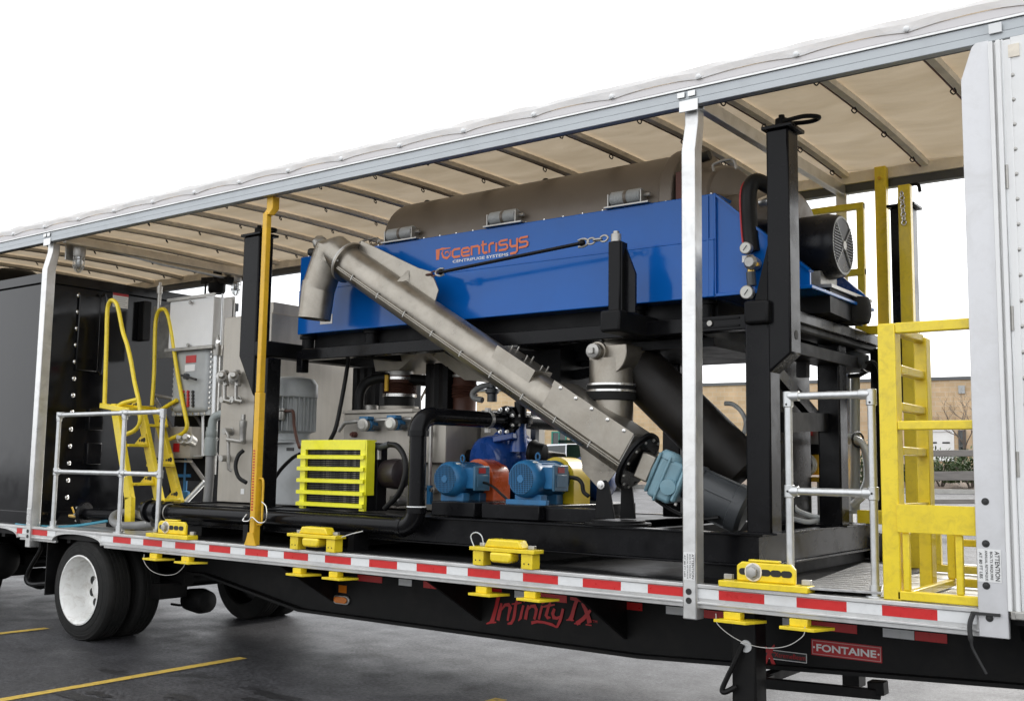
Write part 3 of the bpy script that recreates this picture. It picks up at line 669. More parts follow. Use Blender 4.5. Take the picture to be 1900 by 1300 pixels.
# yellow telescopic post
yx = A(464, 1010, .02).x
yp = MB().box(yx, yx+.058, .005, .068, 1.0, 2.2).build('telescopic_post', M['amberp'], TR, bevel=.006)
MB().box(yx+.004, yx+.054, .010, .062, 2.2, 3.66).build('inner_tube', M['amberp'], yp, bevel=.006)
MB().prism([(yx,.01,3.64),(yx,.07,3.64),(yx+.0,.12,3.70),(yx,.12,3.80),(yx,.05,3.80),(yx,.05,3.70)], (.075,0,0)).build('top_shoe', M['amberp'], yp, bevel=.004)
MB().prism([(yx-.04,.002,1.0),(yx+.10,.002,1.0),(yx+.08,.002,1.04),(yx+.058,.002,1.10),(yx,.002,1.10),(yx-.02,.002,1.04)], (0,-.01,0)).build('foot_plate', M['amberp'], yp)
MB().tube(spline([(yx+.055,.04,1.52),(yx+.10,.04,1.51),(yx+.105,.04,1.4),(yx+.105,.04,1.26),(yx+.10,.04,1.17),(yx+.055,.04,1.16)], 4), .009, 8).build('grab_handle', M['amberp'], yp)
MB().tube(spline([(yx-.03,0,1.24),(yx-.05,-.02,1.19),(yx+.02,-.02,1.19),(yx+.06,-.02,1.22),(yx+.12,0,1.18),(yx+.2,0,1.2),(yx+.2,0,1.3),(yx+.12,.02,1.34)], 5), .005, 6).build('pin_wire', M['chrome'], yp)
text('TELESCOPIC POST LOCK PIN', (yx+.045, .003, 1.30), (0,0,1), (-1,0,0), .48, .028, 'post_lettering', M['redp'], yp, bold=.0) if False else None
m_ = MB()
for i in range(22): m_.box(yx+.012, yx+.036, .0035, .005, 1.27+i*.022, 1.27+i*.022+.011)
m_.build('height_scale', M['redp'], yp)
# roof rails: two-tone extrusion with a lip
def roof_rail(y, s_):
    m_ = MB(); Y = lambda a, b: (min(y+s_*a, y+s_*b), max(y+s_*a, y+s_*b))
    m_.box(XL, XR+1.3, *Y(.0, .05), 3.795, 3.838); m_.box(XL, XR+1.3, *Y(.006, .05), 3.838, 3.895)
    r1 = m_.build('roof_rail', M['alud'], TR, bevel=.004)
    MB().box(XL, XR+1.3, *Y(-.006, .05), 3.895, 3.908).build('rail_lip', M['alu'], r1)
    MB().box(XL, XR+1.3, *Y(-.008, .05), 3.9085, 3.955).build('rail_top', mat('rail_pale', (.62,.60,.60), .5, metal=.2, var=.04), r1)
    MB().box(XL, XR+1.3, *Y(.05, .085), 3.862, 3.95).build('rail_back', M['bowm'], r1, bevel=.004)
    MB().box(XL, XR+1.3, *Y(.05, .07), 3.797, 3.86).build('rail_back_lower', M['dgrey'], r1)
roof_rail(0, 1); roof_rail(WD, -1)
# roof bows (2 ft apart) with ties, and the crossbar at the post
bows = [-.96+.6*.0]+[-.96-.6*i*1.0-.0 for i in range(1, 25)]
bowX = [-1.56-.601*i for i in range(-2, 24)]
def roofz(y): t = (y/WD-.5)*2; return 3.95+.035*(1-t*t)
for i, bx in enumerate(bowX):
    m_ = MB(); pts = [(bx, .05+(WD-.1)*k/10, roofz(.05+(WD-.1)*k/10)-.045) for k in range(11)]
    rows = [[(bx-.024, y, z+.004), (bx+.024, y, z+.004), (bx+.034, y, z+.034), (bx-.034, y, z+.034)] for _, y, z in pts]
    bo = m_.rings(rows).build('roof_bow', M['bowm'], TR)
    st = MB(); rows = [[(bx-.036, y, z+.002), (bx-.026, y, z+.002), (bx-.026, y, z+.014), (bx-.036, y, z+.014)] for _, y, z in pts]
    st.rings(rows).build('edge_strap', M['rustp'], bo)
    for y in (.33, .95, 1.6, 2.2):
        if i == 0:
            z = roofz(y)-.045; MB().tube(spline([(bx-.025,y,z),(bx-.04,y+.012,z-.012),(bx-.025,y+.02,z-.03),(bx-.005,y+.005,z-.022),(bx-.012,y-.012,z-.002)], 3), .0045, 5).build('tie', M['dark'], bo)
            ties = [c for c in bo.children if c.name.startswith('tie')]
    if i:
        for c in ties: share(c, bo, (bx-bowX[0], random.uniform(-.05,.05), 0))
cbx = A(1268, 1060, 0).x+.06
MB().box(cbx-.0, cbx+.055, .06, WD-.06, 3.775, 3.86).build('cross_bar', M['alu'], TR, bevel=.004)
MB().box(-9.75, -9.69, .06, WD-.06, 3.775, 3.86).build('cross_bar', M['bowm'], TR, bevel=.004)
# far-side posts
for xx in (cbx-.02, -9.75, -6.3):
    MB().box(xx, xx+.085, WD-.08, WD+.0, .80, 3.795).build('side_post', M['alu'], TR, bevel=.006) if xx != -6.3 else None
# tarpaulin: sags between bows, folds over the rail edge, scalloped between snaps
nx = 26*12; m_ = MB(); rows = []
x0 = bowX[-1]; x1 = bowX[0]
ys_ = [-.014, -.013, -.004, .02, .06, .16, .3, .6, .9, 1.28, 1.66, 1.96, 2.26, 2.4, 2.5, 2.548, 2.57, 2.576]
for i in range(nx+1):
    x = x0+(x1-x0)*i/nx; ph = (x-bowX[0])/.601; s_ = math.sin(math.pi*(ph % 1))
    row = []
    for j, y in enumerate(ys_):
        if j in (0, len(ys_)-1): z = 3.935+.022*s_**.8+.006*noise.noise(V((x*3, j, 0)))
        elif j in (1, len(ys_)-2): z = 3.985+.01*s_+.01*noise.noise(V((x*4, j, 1))); y += (-.004 if j == 1 else .004)*(s_+1.2*noise.noise(V((x*6,3,j))))
        elif j in (2, len(ys_)-3): z = 4.02+.012*noise.noise(V((x*5, j, 2)))
        else: z = max(roofz(min(max(y,0),WD)), 3.95)-.028*s_*min(1, max(0, (y+.0)*3))+.045-.03+.01*noise.noise(V((x*1.7, y*2.2, 4)))
        row.append((x, y, z))
    rows.append(row[::-1])
m_.rings(rows, closed_ring=False, caps=False)
m_.build('roof_tarpaulin', M['tarp'], TR, sharp=0, recalc=False)
sn = MB()
for bx in bowX:
    for y, s_ in ((-.024, -1), (WD+.024, 1)): sn.lathe((bx, y-s_*.01, 3.952), (0, s_, 0), [(0,.016),(.012,.016),(.017,.008),(.018,.001)], 12)
sn.build('tarp_snap', M['wtape'], TR)

# white nose: flange post, channel, riveted side panel, front wall
N0 = A(1815, 1100, 0).x
nb = MB().prism([(N0,-.012,.87),(N0,-.012,3.62),(N0+.055,-.012,3.78),(N0+.075,-.012,3.80),(N0+.135,-.012,3.80),(N0+.135,-.012,.87)], (0,.03,0)).build('nose_post', mat('nose_post_aluminium', (.64,.64,.65), .42, metal=.35, var=.06, dirt=(.5,.49,.48), damt=.45, dscale=5), TR, bevel=.003)
m_ = MB()
for xx in (.137, .172): m_.box(N0+xx, N0+xx+.02, -.034, .02, 1.0, 3.785)
m_.box(N0+.157, N0+.172, -.006, .02, 1.0, 3.785)
m_.box(N0+.192, N0+.235, -.010, .02, 1.0, 3.785)
m_.build('nose_channel', M['white'], nb, bevel=.003)
np2 = MB().box(N0+.235, N0+1.6, -.004, .03, .98, 3.795).build('nose_panel', M['white'], TR)
for k in range(9): pass
xs_ = A(1878, 600, -.004).x; xr_ = A(1896, 600, -.004).x; rv = None
for k in range(22):
    z = 1.10+k*.125
    if rv is None: rv = MB().lathe((xr_, -.004, z), (0,-1,0), [(0,.011),(.003,.010),(.006,.004),(.0065,.001)], 10).build('rivet', M['zinc'], np2)
    else: share(rv, np2, (0,0,k*.125))
for k in range(4): MB().box(xs_-.004, xs_+.006, -.012, -.004, 1.0+k*.70, 1.0+k*.70+.69).build('panel_seam', M['wtape'], np2, bevel=.003)
for z in (1.69, 2.39, 3.09): MB().cyl((xs_+.002,-.01,z-.06), (xs_+.002,-.01,z+.06), .008, 8).build('hinge_knuckle', M['zinc'], np2)
MB().box(N0+.215, N0+1.6, -.008, .04, .87, .975).build('nose_sill', M['alu'], TR, bevel=.004)
nbolt = None
for q_ in ((1828,930),(1829,1008),(1830,1086),(1836,1146)):
    c = A(*q_, -.013)
    if nbolt is None: nbolt = MB().lathe((c.x, -.012, c.z), (0,-1,0), [(0,.018),(.004,.017),(.0045,.008),(.010,.008),(.011,.001)], 14).build('nose_bolt', M['kprint'], nb); q0 = c
    else: share(nbolt, nb, (c.x-q0.x, 0, c.z-q0.z))
a = A(1817, 1070, -.013); caution(nb, N0+.006, -.0135, a.z-.02, .105, .155)
m_ = MB(); m_.box(N0-.03, N0+.10, -.03, -.012, .972, .985); m_.tube(spline([(N0-.02,-.03,.975),(N0-.035,-.035,.92),(N0-.03,-.035,.84),(N0-.02,-.03,.80),(N0+.03,-.02,.70)], 5), [.012]*10+[.007]*11, 8); m_.build('curtain_lever', M['kprint'], TR)
m_ = MB(); m_.bar((N0+.17,-.03,.985),(N0+.9,-.03,.985), .03, .035); m_.box(N0+.15,N0+.22,-.04,-.008,.965,1.005); m_.build('latch_bar', M['zinc'], TR, bevel=.004)
MB().box(N0+1.57, N0+1.6, .03, WD-.03, .95, 3.79).build('nose_wall', M['white'], TR)
MB().box(N0+.1, N0+1.6, WD-.03, WD, .95, 3.79).build('nose_panel', M['white'], TR)
a = A(1843, 95, 0); MB().box(N0+.14, N0+.2, -.016, -.006, 3.83, 3.88).build('rail_bracket', M['wtape'], TR)
a = A(1845, 95, -.012); MB().box(N0+.225, N0+.275, -.012, -.004, 3.69, 3.755).build('panel_patch', M['bowm'], np2)

# ================================================================== MACHINERY SKID (base, legs, upper frame)
SK = thing('machinery_frame', 'black steel skid frame with tall lifting posts carrying the blue centrifuge', 'frame', (-5.2, 1.3, 1.0))
SX0, SX1, SY0, SY1 = -8.15, -2.56, .30, 2.28
def channel_x(x0, x1, y, z0, z1, s_=1, t=.012, fl=.07):
    m_ = MB(); ya, yb = sorted((y, y+s_*t)); m_.box(x0, x1, ya, yb, z0+t, z1-t)
    fa, fb = sorted((y-s_*.035, y+s_*fl)); m_.box(x0, x1, fa, fb, z1-t, z1); m_.box(x0, x1, fa, fb, z0, z0+t); return m_
channel_x(SX0, SX1, SY0+.03, 1.085, 1.275).build('base_beam', M['black'], SK, bevel=.003)
channel_x(SX0, SX1, SY1-.03, 1.085, 1.275, -1).build('base_beam', M['black'], SK, bevel=.003)
for x in (SX1, SX0):
    m_ = MB(); m_.box(x-.006, x+.006, SY0-.003, SY1, 1.10, 1.262); m_.box(x-.05, x+.03, SY0-.006, SY1, 1.262, 1.277); m_.box(x-.05, x+.03, SY0-.006, SY1, 1.083, 1.098); m_.build('end_beam', M['black'], SK, bevel=.003)
for x in (-7.4, -6.6, -5.8, -5.0, -4.2, -3.4): MB().box(x-.04, x+.04, SY0+.11, SY1-.11, 1.12, 1.26).build('cross_beam', M['blackm'], SK)
MB().box(SX0+.1, -3.9, SY0+.12, SY1-.12, 1.262, 1.268).build('floor_plate', M['blackm'], SK)
for x in (-7.9, -6.2, -4.4, -2.8): MB().box(x-.2, x+.2, SY0+.02, SY1-.02, 1.002, 1.083).build('runner', M['blackm'], SK)
bo = MB()
for k in range(12):
    x = SX0+.3+k*.45; bo.cyl((x, SY0+.035, 1.275), (x, SY0+.035, 1.283), .012, 6)
# corner legs
def leg(x, y, z1, w=.155): return MB().box(x, x+w, y, y+w, 1.277, z1).build('leg', M['black'], SK, bevel=.012)
xr = A(1385, 978, .3).x; leg(xr, .3, 2.52)
xl = A(463, 928, .3).x; leg(xl, .3, 2.52)
xm = A(1520, 965, 1.5).x; leg(xm, 1.5, 2.53)
leg(xl-.0, 2.08, 2.53)
for x, y in ((xr, .3), (xl, .3), (xm, 1.5)): MB().box(x-.04, x+.2, y-.03, y+.19, 1.277, 1.287).build('foot_plate', M['black'], SK)
# upper lifting posts, offset outwards from the legs
def lift_post(x0, x1, y, ztop, zb0, zb1, side, gus=True):
    d = .16
    poly = [(x0, y, zb0 if side > 0 else zb1), (x0, y, ztop), (x1, y, ztop), (x1, y, zb1 if side > 0 else zb0)]
    if side > 0: poly = [(x0, y, zb0), (x0, y, ztop), (x1, y, ztop), (x1, y, zb1)]
    p_ = MB().prism(poly, (0, d, 0)).build('lifting_post', M['black'], SK, bevel=.012)
    MB().box(x0-.02, x1+.03, y-.02, y+d+.03, ztop, ztop+.022).build('cap_plate', M['black'], p_, bevel=.004)
    cx = (x0+x1)/2; cy = y+d/2
    MB().lathe((cx, cy, ztop+.02), (0,0,1), [(0,.06),(.015,.06),(.02,.04),(.06,.038),(.065,.02),(.085,.018)], 16).build('swivel', M['blackm'], p_)
    return p_, cx, cy
x0 = A(1422, 400, .3).x; x1 = A(1464, 400, .3).x
zt = A(1420, 243, .3).z
p_, cx, cy = lift_post(x0, x1, .3, zt, A(1432,692,.3).z, A(1466,655,.3).z, 1)
MB().tube(spline([(cx+.02,cy-.03,zt+.055),(cx+.16,cy-.05,zt+.055),(cx+.23,cy,zt+.05),(cx+.16,cy+.05,zt+.05),(cx+.02,cy+.03,zt+.055)], 6), .014, 8).build('lifting_ring', M['blackm'], p_)
MB().prism([A(1424,455,.34), A(1424,556,.34), A(1401,556,.34)], (0,.05,0)).build('gusset', M['blackm'], p_)
MB().lathe((x1-.0, .385, A(1478,620,.35).z), (1,0,0), [(0,.028),(.002,.028),(.003,.0)], 16).build('lock_hole', M['dark'], p_)
xa, xb = A(449,520,.3).x, A(478,520,.3).x
zt2 = A(470,437,.3).z
p2, cx2, cy2 = lift_post(xa, xb, .3, zt2, A(478,735,.3).z, A(452,660,.3).z, -1)
MB().tube(spline([(cx2+.02,cy2-.03,zt2+.05),(cx2+.16,cy2-.04,zt2+.05),(cx2+.21,cy2,zt2+.045),(cx2+.14,cy2+.05,zt2+.045),(cx2+.02,cy2+.03,zt2+.05)], 6), .013, 8).build('lifting_ring', M['blackm'], p2)
# far posts
xq = A(1655, 560, 2.15).x
p3, cx3, cy3 = lift_post(xq, xq+.15, 2.15, A(1660,385,2.15).z, A(1670,760,2.15).z, A(1690,730,2.15).z, 1)
MB().tube(spline([(cx3,cy3,zt+.05),(cx3+.1,cy3,zt+.06),(cx3+.12,cy3,zt)], 5), .013, 6).build('lifting_ring', M['blackm'], p3)
MB().box(xq-.17, xq-.02, 2.15, 2.30, 1.277, 2.53).build('leg', M['black'], SK, bevel=.012)
# cross tubes that stick out on the near side, with square end caps
UZ0, UZ1 = 2.53, 2.62
for px, pya, pyb, w in ((1402, 556, 600, .155), (1131, 574, 615, .15)):
    c = A(px, (pya+pyb)/2, .25); h = A(px, pya, .25).z-A(px, pyb, .25).z
    MB().box(c.x-w/2, c.x+w/2, .25, 2.2, c.z-h/2, c.z+h/2).build('cross_tube', M['blackm'], SK, bevel=.018, seg=3)
c = A(478, 640, .25); MB().box(xl-.0, xl+.155, .28, 2.2, 2.53, 2.66).build('cross_tube', M['blackm'], SK, bevel=.015)
# long near and far beams of the upper frame
zA = A(700, 640, .6).z; 
t0 = A(560, 647, .6); t1 = A(560, 668, .6)
MB().box(-6.83, xr+.02, .60, .70, t1.z, t0.z-.0).build('long_beam', M['black'], SK, bevel=.006)
MB().box(xl+.15, -6.835, .62, .70, t1.z-.1, t0.z-.02).build('long_beam', M['black'], SK, bevel=.006)
MB().box(-7.1, xr+.1, 1.9, 2.0, t1.z, t0.z).build('long_beam', M['black'], SK, bevel=.006)
sx = -2.43
MB().box(sx-.09, sx, .46, 2.25, AX(1488,599,sx).z, AX(1488,577,sx).z).build('side_beam', M['black'], SK, bevel=.006)
MB().box(sx-.25, sx-.05, .62, 2.2, 2.36, 2.44).build('side_beam', M['blackm'], SK, bevel=.004)
for x in (-6.2, -5.2, -4.6, -3.2): MB().box(x-.05, x+.05, .70, 1.9, t1.z+.005, t0.z-.01).build('cross_beam', M['blackm'], SK)
MB().box(-3.9, -3.05, .75, 1.9, 2.44, 2.50).build('drip_tray', M['blackm'], SK)
MB().bar(A(1438,688,.5), A(1526,790,1.5), .05, .08).build('brace', M['black'], SK)
MB().bar(A(1440,783,.5), A(1524,783,1.5), .1, .12).build('brace', M['blackm'], SK)
MB().bar(A(1490,640,1.2), A(1490,700,1.2), .06, .07).build('brace', M['blackm'], SK)
MB().bar(A(1030,725,1.9), A(1092,688,1.9), .06, .05).build('brace', M['black'], SK) if False else None
c = A(1318, 600, .599); MB().cyl((c.x, .60, c.z), (c.x, .585, c.z), .018, 14).build('bolt_head', M['zinc'], SK)
m_ = MB().box(c.x-.14, c.x+.2, .592, .60, c.z-.03, c.z-.018); m_.box(c.x-.14, c.x+.2, .592, .60, c.z+.018, c.z+.03); m_.build('slide_bar', M['blackm'], SK)
# vertical hanger plates and ducts under the machine
MB().box(A(960,640,.95).x, A(1040,640,.95).x, .95, 1.5, A(1000,726,.95).z, t1.z).build('hanger_box', M['blackm'], SK)
MB().box(-3.05, -2.85, 1.25, 1.9, 1.28, 2.45).build('inner_post', M['black'], SK, bevel=.01)
MB().box(-3.95,-3.80,1.7,1.85,1.28,2.45).build('inner_post', M['black'], SK, bevel=.01)
m_ = MB()
for px in (655, 668, 682, 697, 790, 806, 822): 
    a = A(px, 690, 1.35); m_.box(a.x, a.x+.055, 1.35, 1.45, 1.28, t1.z)
m_.build('pipe_rack', M['blackm'], SK, kind='stuff')
MB().bar(A(1008,706,1.15), A(1100,690,1.15), .05, .07).build('tie_bar', M['black'], SK)
MB().bar(A(1030,660,1.2), A(1100,650,1.2), .05, .14).build('tie_bar', M['blackm'], SK)
MB().bar(A(1030,682,1.25), A(1100,672,1.25), .05, .05).build('tie_bar', M['blackm'], SK)
MB().bar(A(1020,735,1.3), A(1095,735,1.3), .05, .04).build('tie_bar', M['black'], SK)
# small anchor post with gusset that holds the conveyor's tie rod
bx0, bx1 = A(1128,500,.29).x, A(1150,500,.29).x
zt3 = A(1138,447,.29).z; zb3 = A(1138,574,.29).z
ap = MB().box(bx0, bx1, .29, .36, zb3-.01, zt3).build('anchor_post', M['black'], SK, bevel=.008)
MB().prism([(bx1+.012,.34,zt3-.04),(bx1+.085,.34,zt3-.22),(bx1+.085,.34,zb3-.02),(bx1+.012,.34,zb3-.02)], (0,.02,0)).build('gusset', M['black'], ap)
MB().box(bx1-.002, bx1+.012, .30, .365, zb3-.01, zt3-.01).build('stiffener', M['blackm'], ap)
lt = MB().lathe((bx0+.04,.325,zt3), (0,0,1), [(0,.034),(.05,.034),(.055,.022),(.07,.02)], 14).build('lug', M['zinc'], ap)

# ================================================================== CENTRIFUGE
CF = thing('centrifuge', 'long glossy blue decanter centrifuge with domed taupe cover and rear motor', 'centrifuge', (-4.9, 1.2, 2.7))
FY = .60
BL, TL_, TR_, BR_ = A(553,620,FY), A(556,478,FY), A(1325,358,FY), A(1325,552,FY)
x0, x1 = BL.x, TR_.x; z0, z1 = (BL.z+BR_.z)/2, (TL_.z+TR_.z)/2
zs = A(900, 497, FY).z
MB().box(x0, x1, FY+.0, 2.0, zs, z1).build('housing', M['blue'], CF, bevel=.006)
MB().box(x0-.0, x1, FY-.008, 2.0, z0, zs-.004).build('lower_housing', M['blue'], CF, bevel=.006)
MB().bar((x0, FY-.003, zs-.001), (x1, FY-.003, zs-.001), .012, .008).build('weld_bead', M['blue'], CF)
for k in range(24):
    x = x0+.06+k*(x1-x0-.1)/23
    if k == 0: cb = MB().lathe((x, FY+.04, z1), (0,0,1), [(0,.012),(.008,.012),(.009,.008),(.016,.008)], 8).build('bolt', M['chrome'], CF)
    else: share(cb, CF, (k*(x1-x0-.1)/23, 0, 0))
# end gussets of the blue base, right end
for y in (FY+.02, 1.62):
    g = MB().prism([(x1,y,z1),(x1,y,z0+.02),(x1+.62,y,z0+.02),(x1+.62,y,z0+.10)], (0,.02,0)); g.build('end_gusset', M['blue'], CF)
MB().bar((x1,FY+.04,z1-.008), (x1+.62,FY+.04,z0+.11), .07, .014).build('gusset_flange', M['blue'], CF)
MB().box(x1, x1+.64, FY+.0, 1.75, z0+.0, z0+.022).build('motor_shelf', M['blue'], CF, bevel=.004)
MB().prism([(x1-.01,FY+.3,z0+.42),(x1+.25,FY+.3,z0+.42),(x1+.5,FY+.3,z0+.12),(x1+.5,FY+.3,z0+.03),(x1-.01,FY+.3,z0+.03)], (0,.03,0)).build('belt_guard', M['dblue'], CF)
MB().box(x1-.004, x1+.008, FY, 2.0, z0, z1).build('end_plate', M['blue'], CF)
MB().box(x1-.05, x1-.038, FY-.010, FY, z0+.01, z1-.01).build('weld_bead', M['blue'], CF)
# domed cover
def dome(xa, xb, hw, h, zb, name, m, cyc=1.18, tilt=1.0, bev=0, top=None):
    n = 22; R_ = []
    for x in (xa, xb):
        R_.append([(x, cyc-hw*math.cos(math.pi*k/n)*1.0, zb+h*math.sin(math.pi*k/n)**.85) for k in range(n+1)])
    return MB().rings(R_).build(name, m, CF, bevel=bev)
ctop = 3.862
xcl = -5.96; xcr = A(1262, 300, .95).x
cov = dome(xcl, xcr, .52, ctop-z1, z1, 'cover', M['brown'], bev=.012)
dome(xcr, xcr+.10, .55, ctop-z1+.03, z1, 'cover_flange', M['brown'], bev=.01)
dome(xcr+.1, xcr+.34, .50, ctop-z1-.08, z1-.05, 'bearing_housing', M['brown'], bev=.02)
dome(xcr+.34, xcr+.75, .42, ctop-z1-.14, z1-.2, 'belt_cover', M['brown'], bev=.03)
dome(x0+.35, xcl, .45, .13, z1, 'left_cover', M['brown'], bev=.01)
MB().tube(spline([(x0+.42,.9,z1+.09),(x0+.42,.9,z1+.14),(x0+.62,.9,z1+.15),(x0+.62,.9,z1+.09)], 4), .009, 8).build('lift_handle', M['zinc'], CF)
a = A(1325,318,.75); MB().tube(spline([a, a+V((.0,0,.05)), a+V((.13,0,.06)), a+V((.16,0,-.01))], 4), .010, 8).build('lift_handle', M['zinc'], CF)
for px, py in ((790,378), (1010,330)):
    a = A(px, py, 1.1); MB().sph((a.x, 1.12, ctop-.005), .035, 10, 6).build('top_plug', M['dark'], CF)
a = A(1302,293,.9); MB().cyl(a, a+V((.06,0,.01)), .035, 12).build('top_plug', M['dark'], CF)
m_ = MB(); m_.box(xcr+.12, xcr+.2, .66, .74, z1, z1+.2); m_.build('hinge_block', M['rustp'], CF)
# ribbed spring rollers on the front edge of the cover
for (pa, pb, yb_) in ((722, 770, 441), (912, 962, 408), (1136, 1194, 372)):
    a = A(pa, yb_+ (0), FY+.03); b = A(pb, yb_-(pb-pa)*.15, FY+.03); zz = z1+.055
    br = MB().box(a.x-.03, b.x+.07, FY-.035, FY+.10, z1+.002, z1+.012).build('roller_bracket', M['zinc'], CF)
    for xs_ in (a.x-.005, b.x+.005): MB().box(xs_-.004, xs_+.004, FY-.02, FY+.07, z1+.012, z1+.10).build('bracket_ear', M['zinc'], br)
    xm_ = (a.x+b.x)/2
    for xa_, xb_ in ((a.x+.006, xm_-.012), (xm_+.012, b.x-.006)):
        pr = []; n = 8; L_ = xb_-xa_
        for k in range(n): pr += [(L_*k/n, .047), (L_*(k+.5)/n, .052), (L_*(k+1)/n-.001, .047)]
        MB().lathe((xa_, FY+.025, z1+.07), (1,0,0), pr, 18).build('roller', M['grey'], br)
    MB().cyl((xm_-.012, FY+.025, z1+.07), (xm_+.012, FY+.025, z1+.07), .05, 16).build('roller_band', M['brown'], br)
    MB().cyl((b.x+.01, FY+.025, z1+.07), (b.x+.055, FY+.025, z1+.07), .013, 8).build('roller_bolt', M['zinc'], br)
# main motor with cowl
ay = 1.25; c = A(1570, 455, ay); rr = (A(1570,397,ay).z-A(1570,514,ay).z)/2
mo = MB().lathe((c.x-.62, ay, c.z), (1,0,0), [(0,rr*.8),(.02,rr*.9),(.30,rr*.92),(.31,rr*1.0),(.34,rr*1.04),(.52,rr*1.04),(.585,rr*.98),(.6,rr*.93)], 40).build('motor', mat('motor_navy_black', (.007,.008,.012), .3, var=.1, spec=.25), CF)
fi = MB()
for k in range(40):
    t = k*2*math.pi/40; u = V((0, math.cos(t), math.sin(t))); fi.bar(V((c.x-.60,ay,c.z))+u*rr*.94, V((c.x-.33,ay,c.z))+u*rr*.94, .012, .05, up=u)
fi.build('cooling_fins', M['blackm'], mo, kind='stuff')
MB().lathe((c.x-.022, ay, c.z), (1,0,0), [(0,rr*.92),(.004,rr*.92),(.005,rr*.86),(.0,rr*.86)], 40, caps=False).build('cowl_ring', M['grey'], mo)
gr = MB()
for k in range(-9, 10):
    z = k*rr*.09; hw = math.sqrt(max(0,(rr*.87)**2-z*z)); 
    for s_ in (-1, 1):
        y_in = max(abs(z)*1.05, rr*.16)
        if y_in < hw: gr.box(c.x-.02, c.x-.012, *sorted((ay+s_*y_in, ay+s_*hw)), c.z+z-.004, c.z+z+.004)
gr.build('grille_bars', M['dgrey'], mo, kind='stuff')
for s_ in (1, -1): MB().bar((c.x-.014, ay-rr*.62, c.z-s_*rr*.62), (c.x-.014, ay+rr*.62, c.z+s_*rr*.62), .006, .008, up=(1,0,0)).build('grille_cross', M['grey'], mo)
MB().cyl((c.x-.02, ay, c.z), (c.x-.006, ay, c.z), rr*.14, 18).build('hub_cap', M['zinc'], mo)
MB().box(c.x-.5, c.x-.38, ay-rr*1.15, ay-rr*.9, c.z-.02, c.z+.03).build('terminal_box', M['blackm'], mo, bevel=.006)
for x in (-.5, -.15): MB().box(c.x+x-.03, c.x+x+.03, ay-.15, ay+.15, c.z-rr-.07, c.z-rr+.03).build('motor_foot', M['zinc'] if x > -.3 else M['blackm'], mo)
# sloping motor base plate and its rubber mount
ca, cb_ = A(1512,527,1.0), A(1614,556,1.6)
MB().prism([A(1462,530,.9), A(1543,526,.9), A(1618,556,1.75), A(1500,560,1.75)], (0,0,-.022)).build('motor_base', M['zinc'], CF)
MB().prism([A(1480,536,.92), A(1540,532,.92), A(1600,562,1.65), A(1500,562,1.65)], (0,0,-.16)).build('motor_base_box', M['blackm'], CF)
MB().prism([A(1562,512,1.45), A(1608,552,1.7), A(1545,530,1.45)], (0,.02,0)).build('motor_wedge', M['dblue'], CF)
a = A(1584,590,1.5); MB().lathe((a.x,1.5,2.63), (0,0,1), [(0,.10),(.05,.115),(.12,.115),(.17,.10)], 20).build('rubber_mount', M['rubber'], CF)
# isolation mounts between housing and frame
for px in (572, 690, 1180, 1310):
    a = A(px, 636, .72); MB().lathe((a.x, .72, t0.z-.005), (0,0,1), [(0,.075),(.012,.075),(.014,.055),(.10,.055),(.102,.075),(z0-t0.z+.004,.075)], 18).build('isolation_mount', M['blackm'], CF)
MB().box(x0+.05, x1-.05, .75, 1.9, t0.z+.02, z0+.01).build('under_frame', M['blackm'], CF)
# data plate
a = A(594,602,FY-.009); b = A(617,582,FY-.009); MB().box(a.x, b.x, FY-.011, FY-.008, a.z, b.z).build('data_plate', M['zinc'], CF)
# maker's lettering on the front
fC = lambda u, v: A(780+u/4.75, 420+v/4.75, FY-.001)
q = (A(900,480,FY)-CAM).dot(_fw)/FPX/4.75*1.05
w_ = 19*q
stroke_set('housing_lettering', [
    ([(352,195),(300,204),(284,220),(284,258),(298,272),(352,262)], w_),
    ([(368,232),(432,220),(432,196),(420,188),(378,196),(366,212),(366,250),(380,262),(436,252)], w_*.92),
    ([(452,256),(452,182),(505,172),(520,182),(520,246)], w_), ([(553,128),(553,222),(565,234),(592,228)], w_), ([(536,166),(588,156)], w_*.8),
    ([(610,232),(610,165),(622,152),(652,146)], w_), ([(672,146),(672,222)], w_),
    ([(772,118),(712,130),(698,142),(698,156),(712,166),(758,158),(770,168),(770,190),(756,202),(694,214)], w_*.92),
    ([(796,116),(796,168),(808,178),(852,170)], w_), ([(856,104),(856,216),(842,232),(794,242)], w_),
    ([(952,90),(890,102),(876,114),(876,130),(890,140),(936,132),(948,142),(948,164),(934,176),(872,190)], w_*.92)], fC, M['oran'], CF)
lg_ = MB(); lg_.prism([fC(138,205), fC(166,199), fC(172,225), fC(164,292), fC(140,297)], (0,-.0012,0)); lg_.build('housing_lettering', M['oran'], CF)
stroke_set('housing_logo', [([(166,206),(192,198),(226,196),(266,190)], [10*q,20*q,12*q,8*q]), ([(204,208),(190,238),(204,272),(236,280),(262,256),(266,214)], [4*q,14*q,20*q,20*q,14*q,6*q]), ([(218,250),(224,228),(244,222),(250,240)], [6*q,12*q,12*q,6*q])], fC, M['oran'], CF)
a, b = fC(284,328), fC(776,262); hh = fC(284,302).z-fC(284,328).z
text('CENTRIFUGE SYSTEMS', (a.x, FY-.0015, a.z+.004), (1,0,0), (0,0,1), b.x-a.x, hh*.95, 'housing_lettering', M['wprint'], CF, bold=.02)

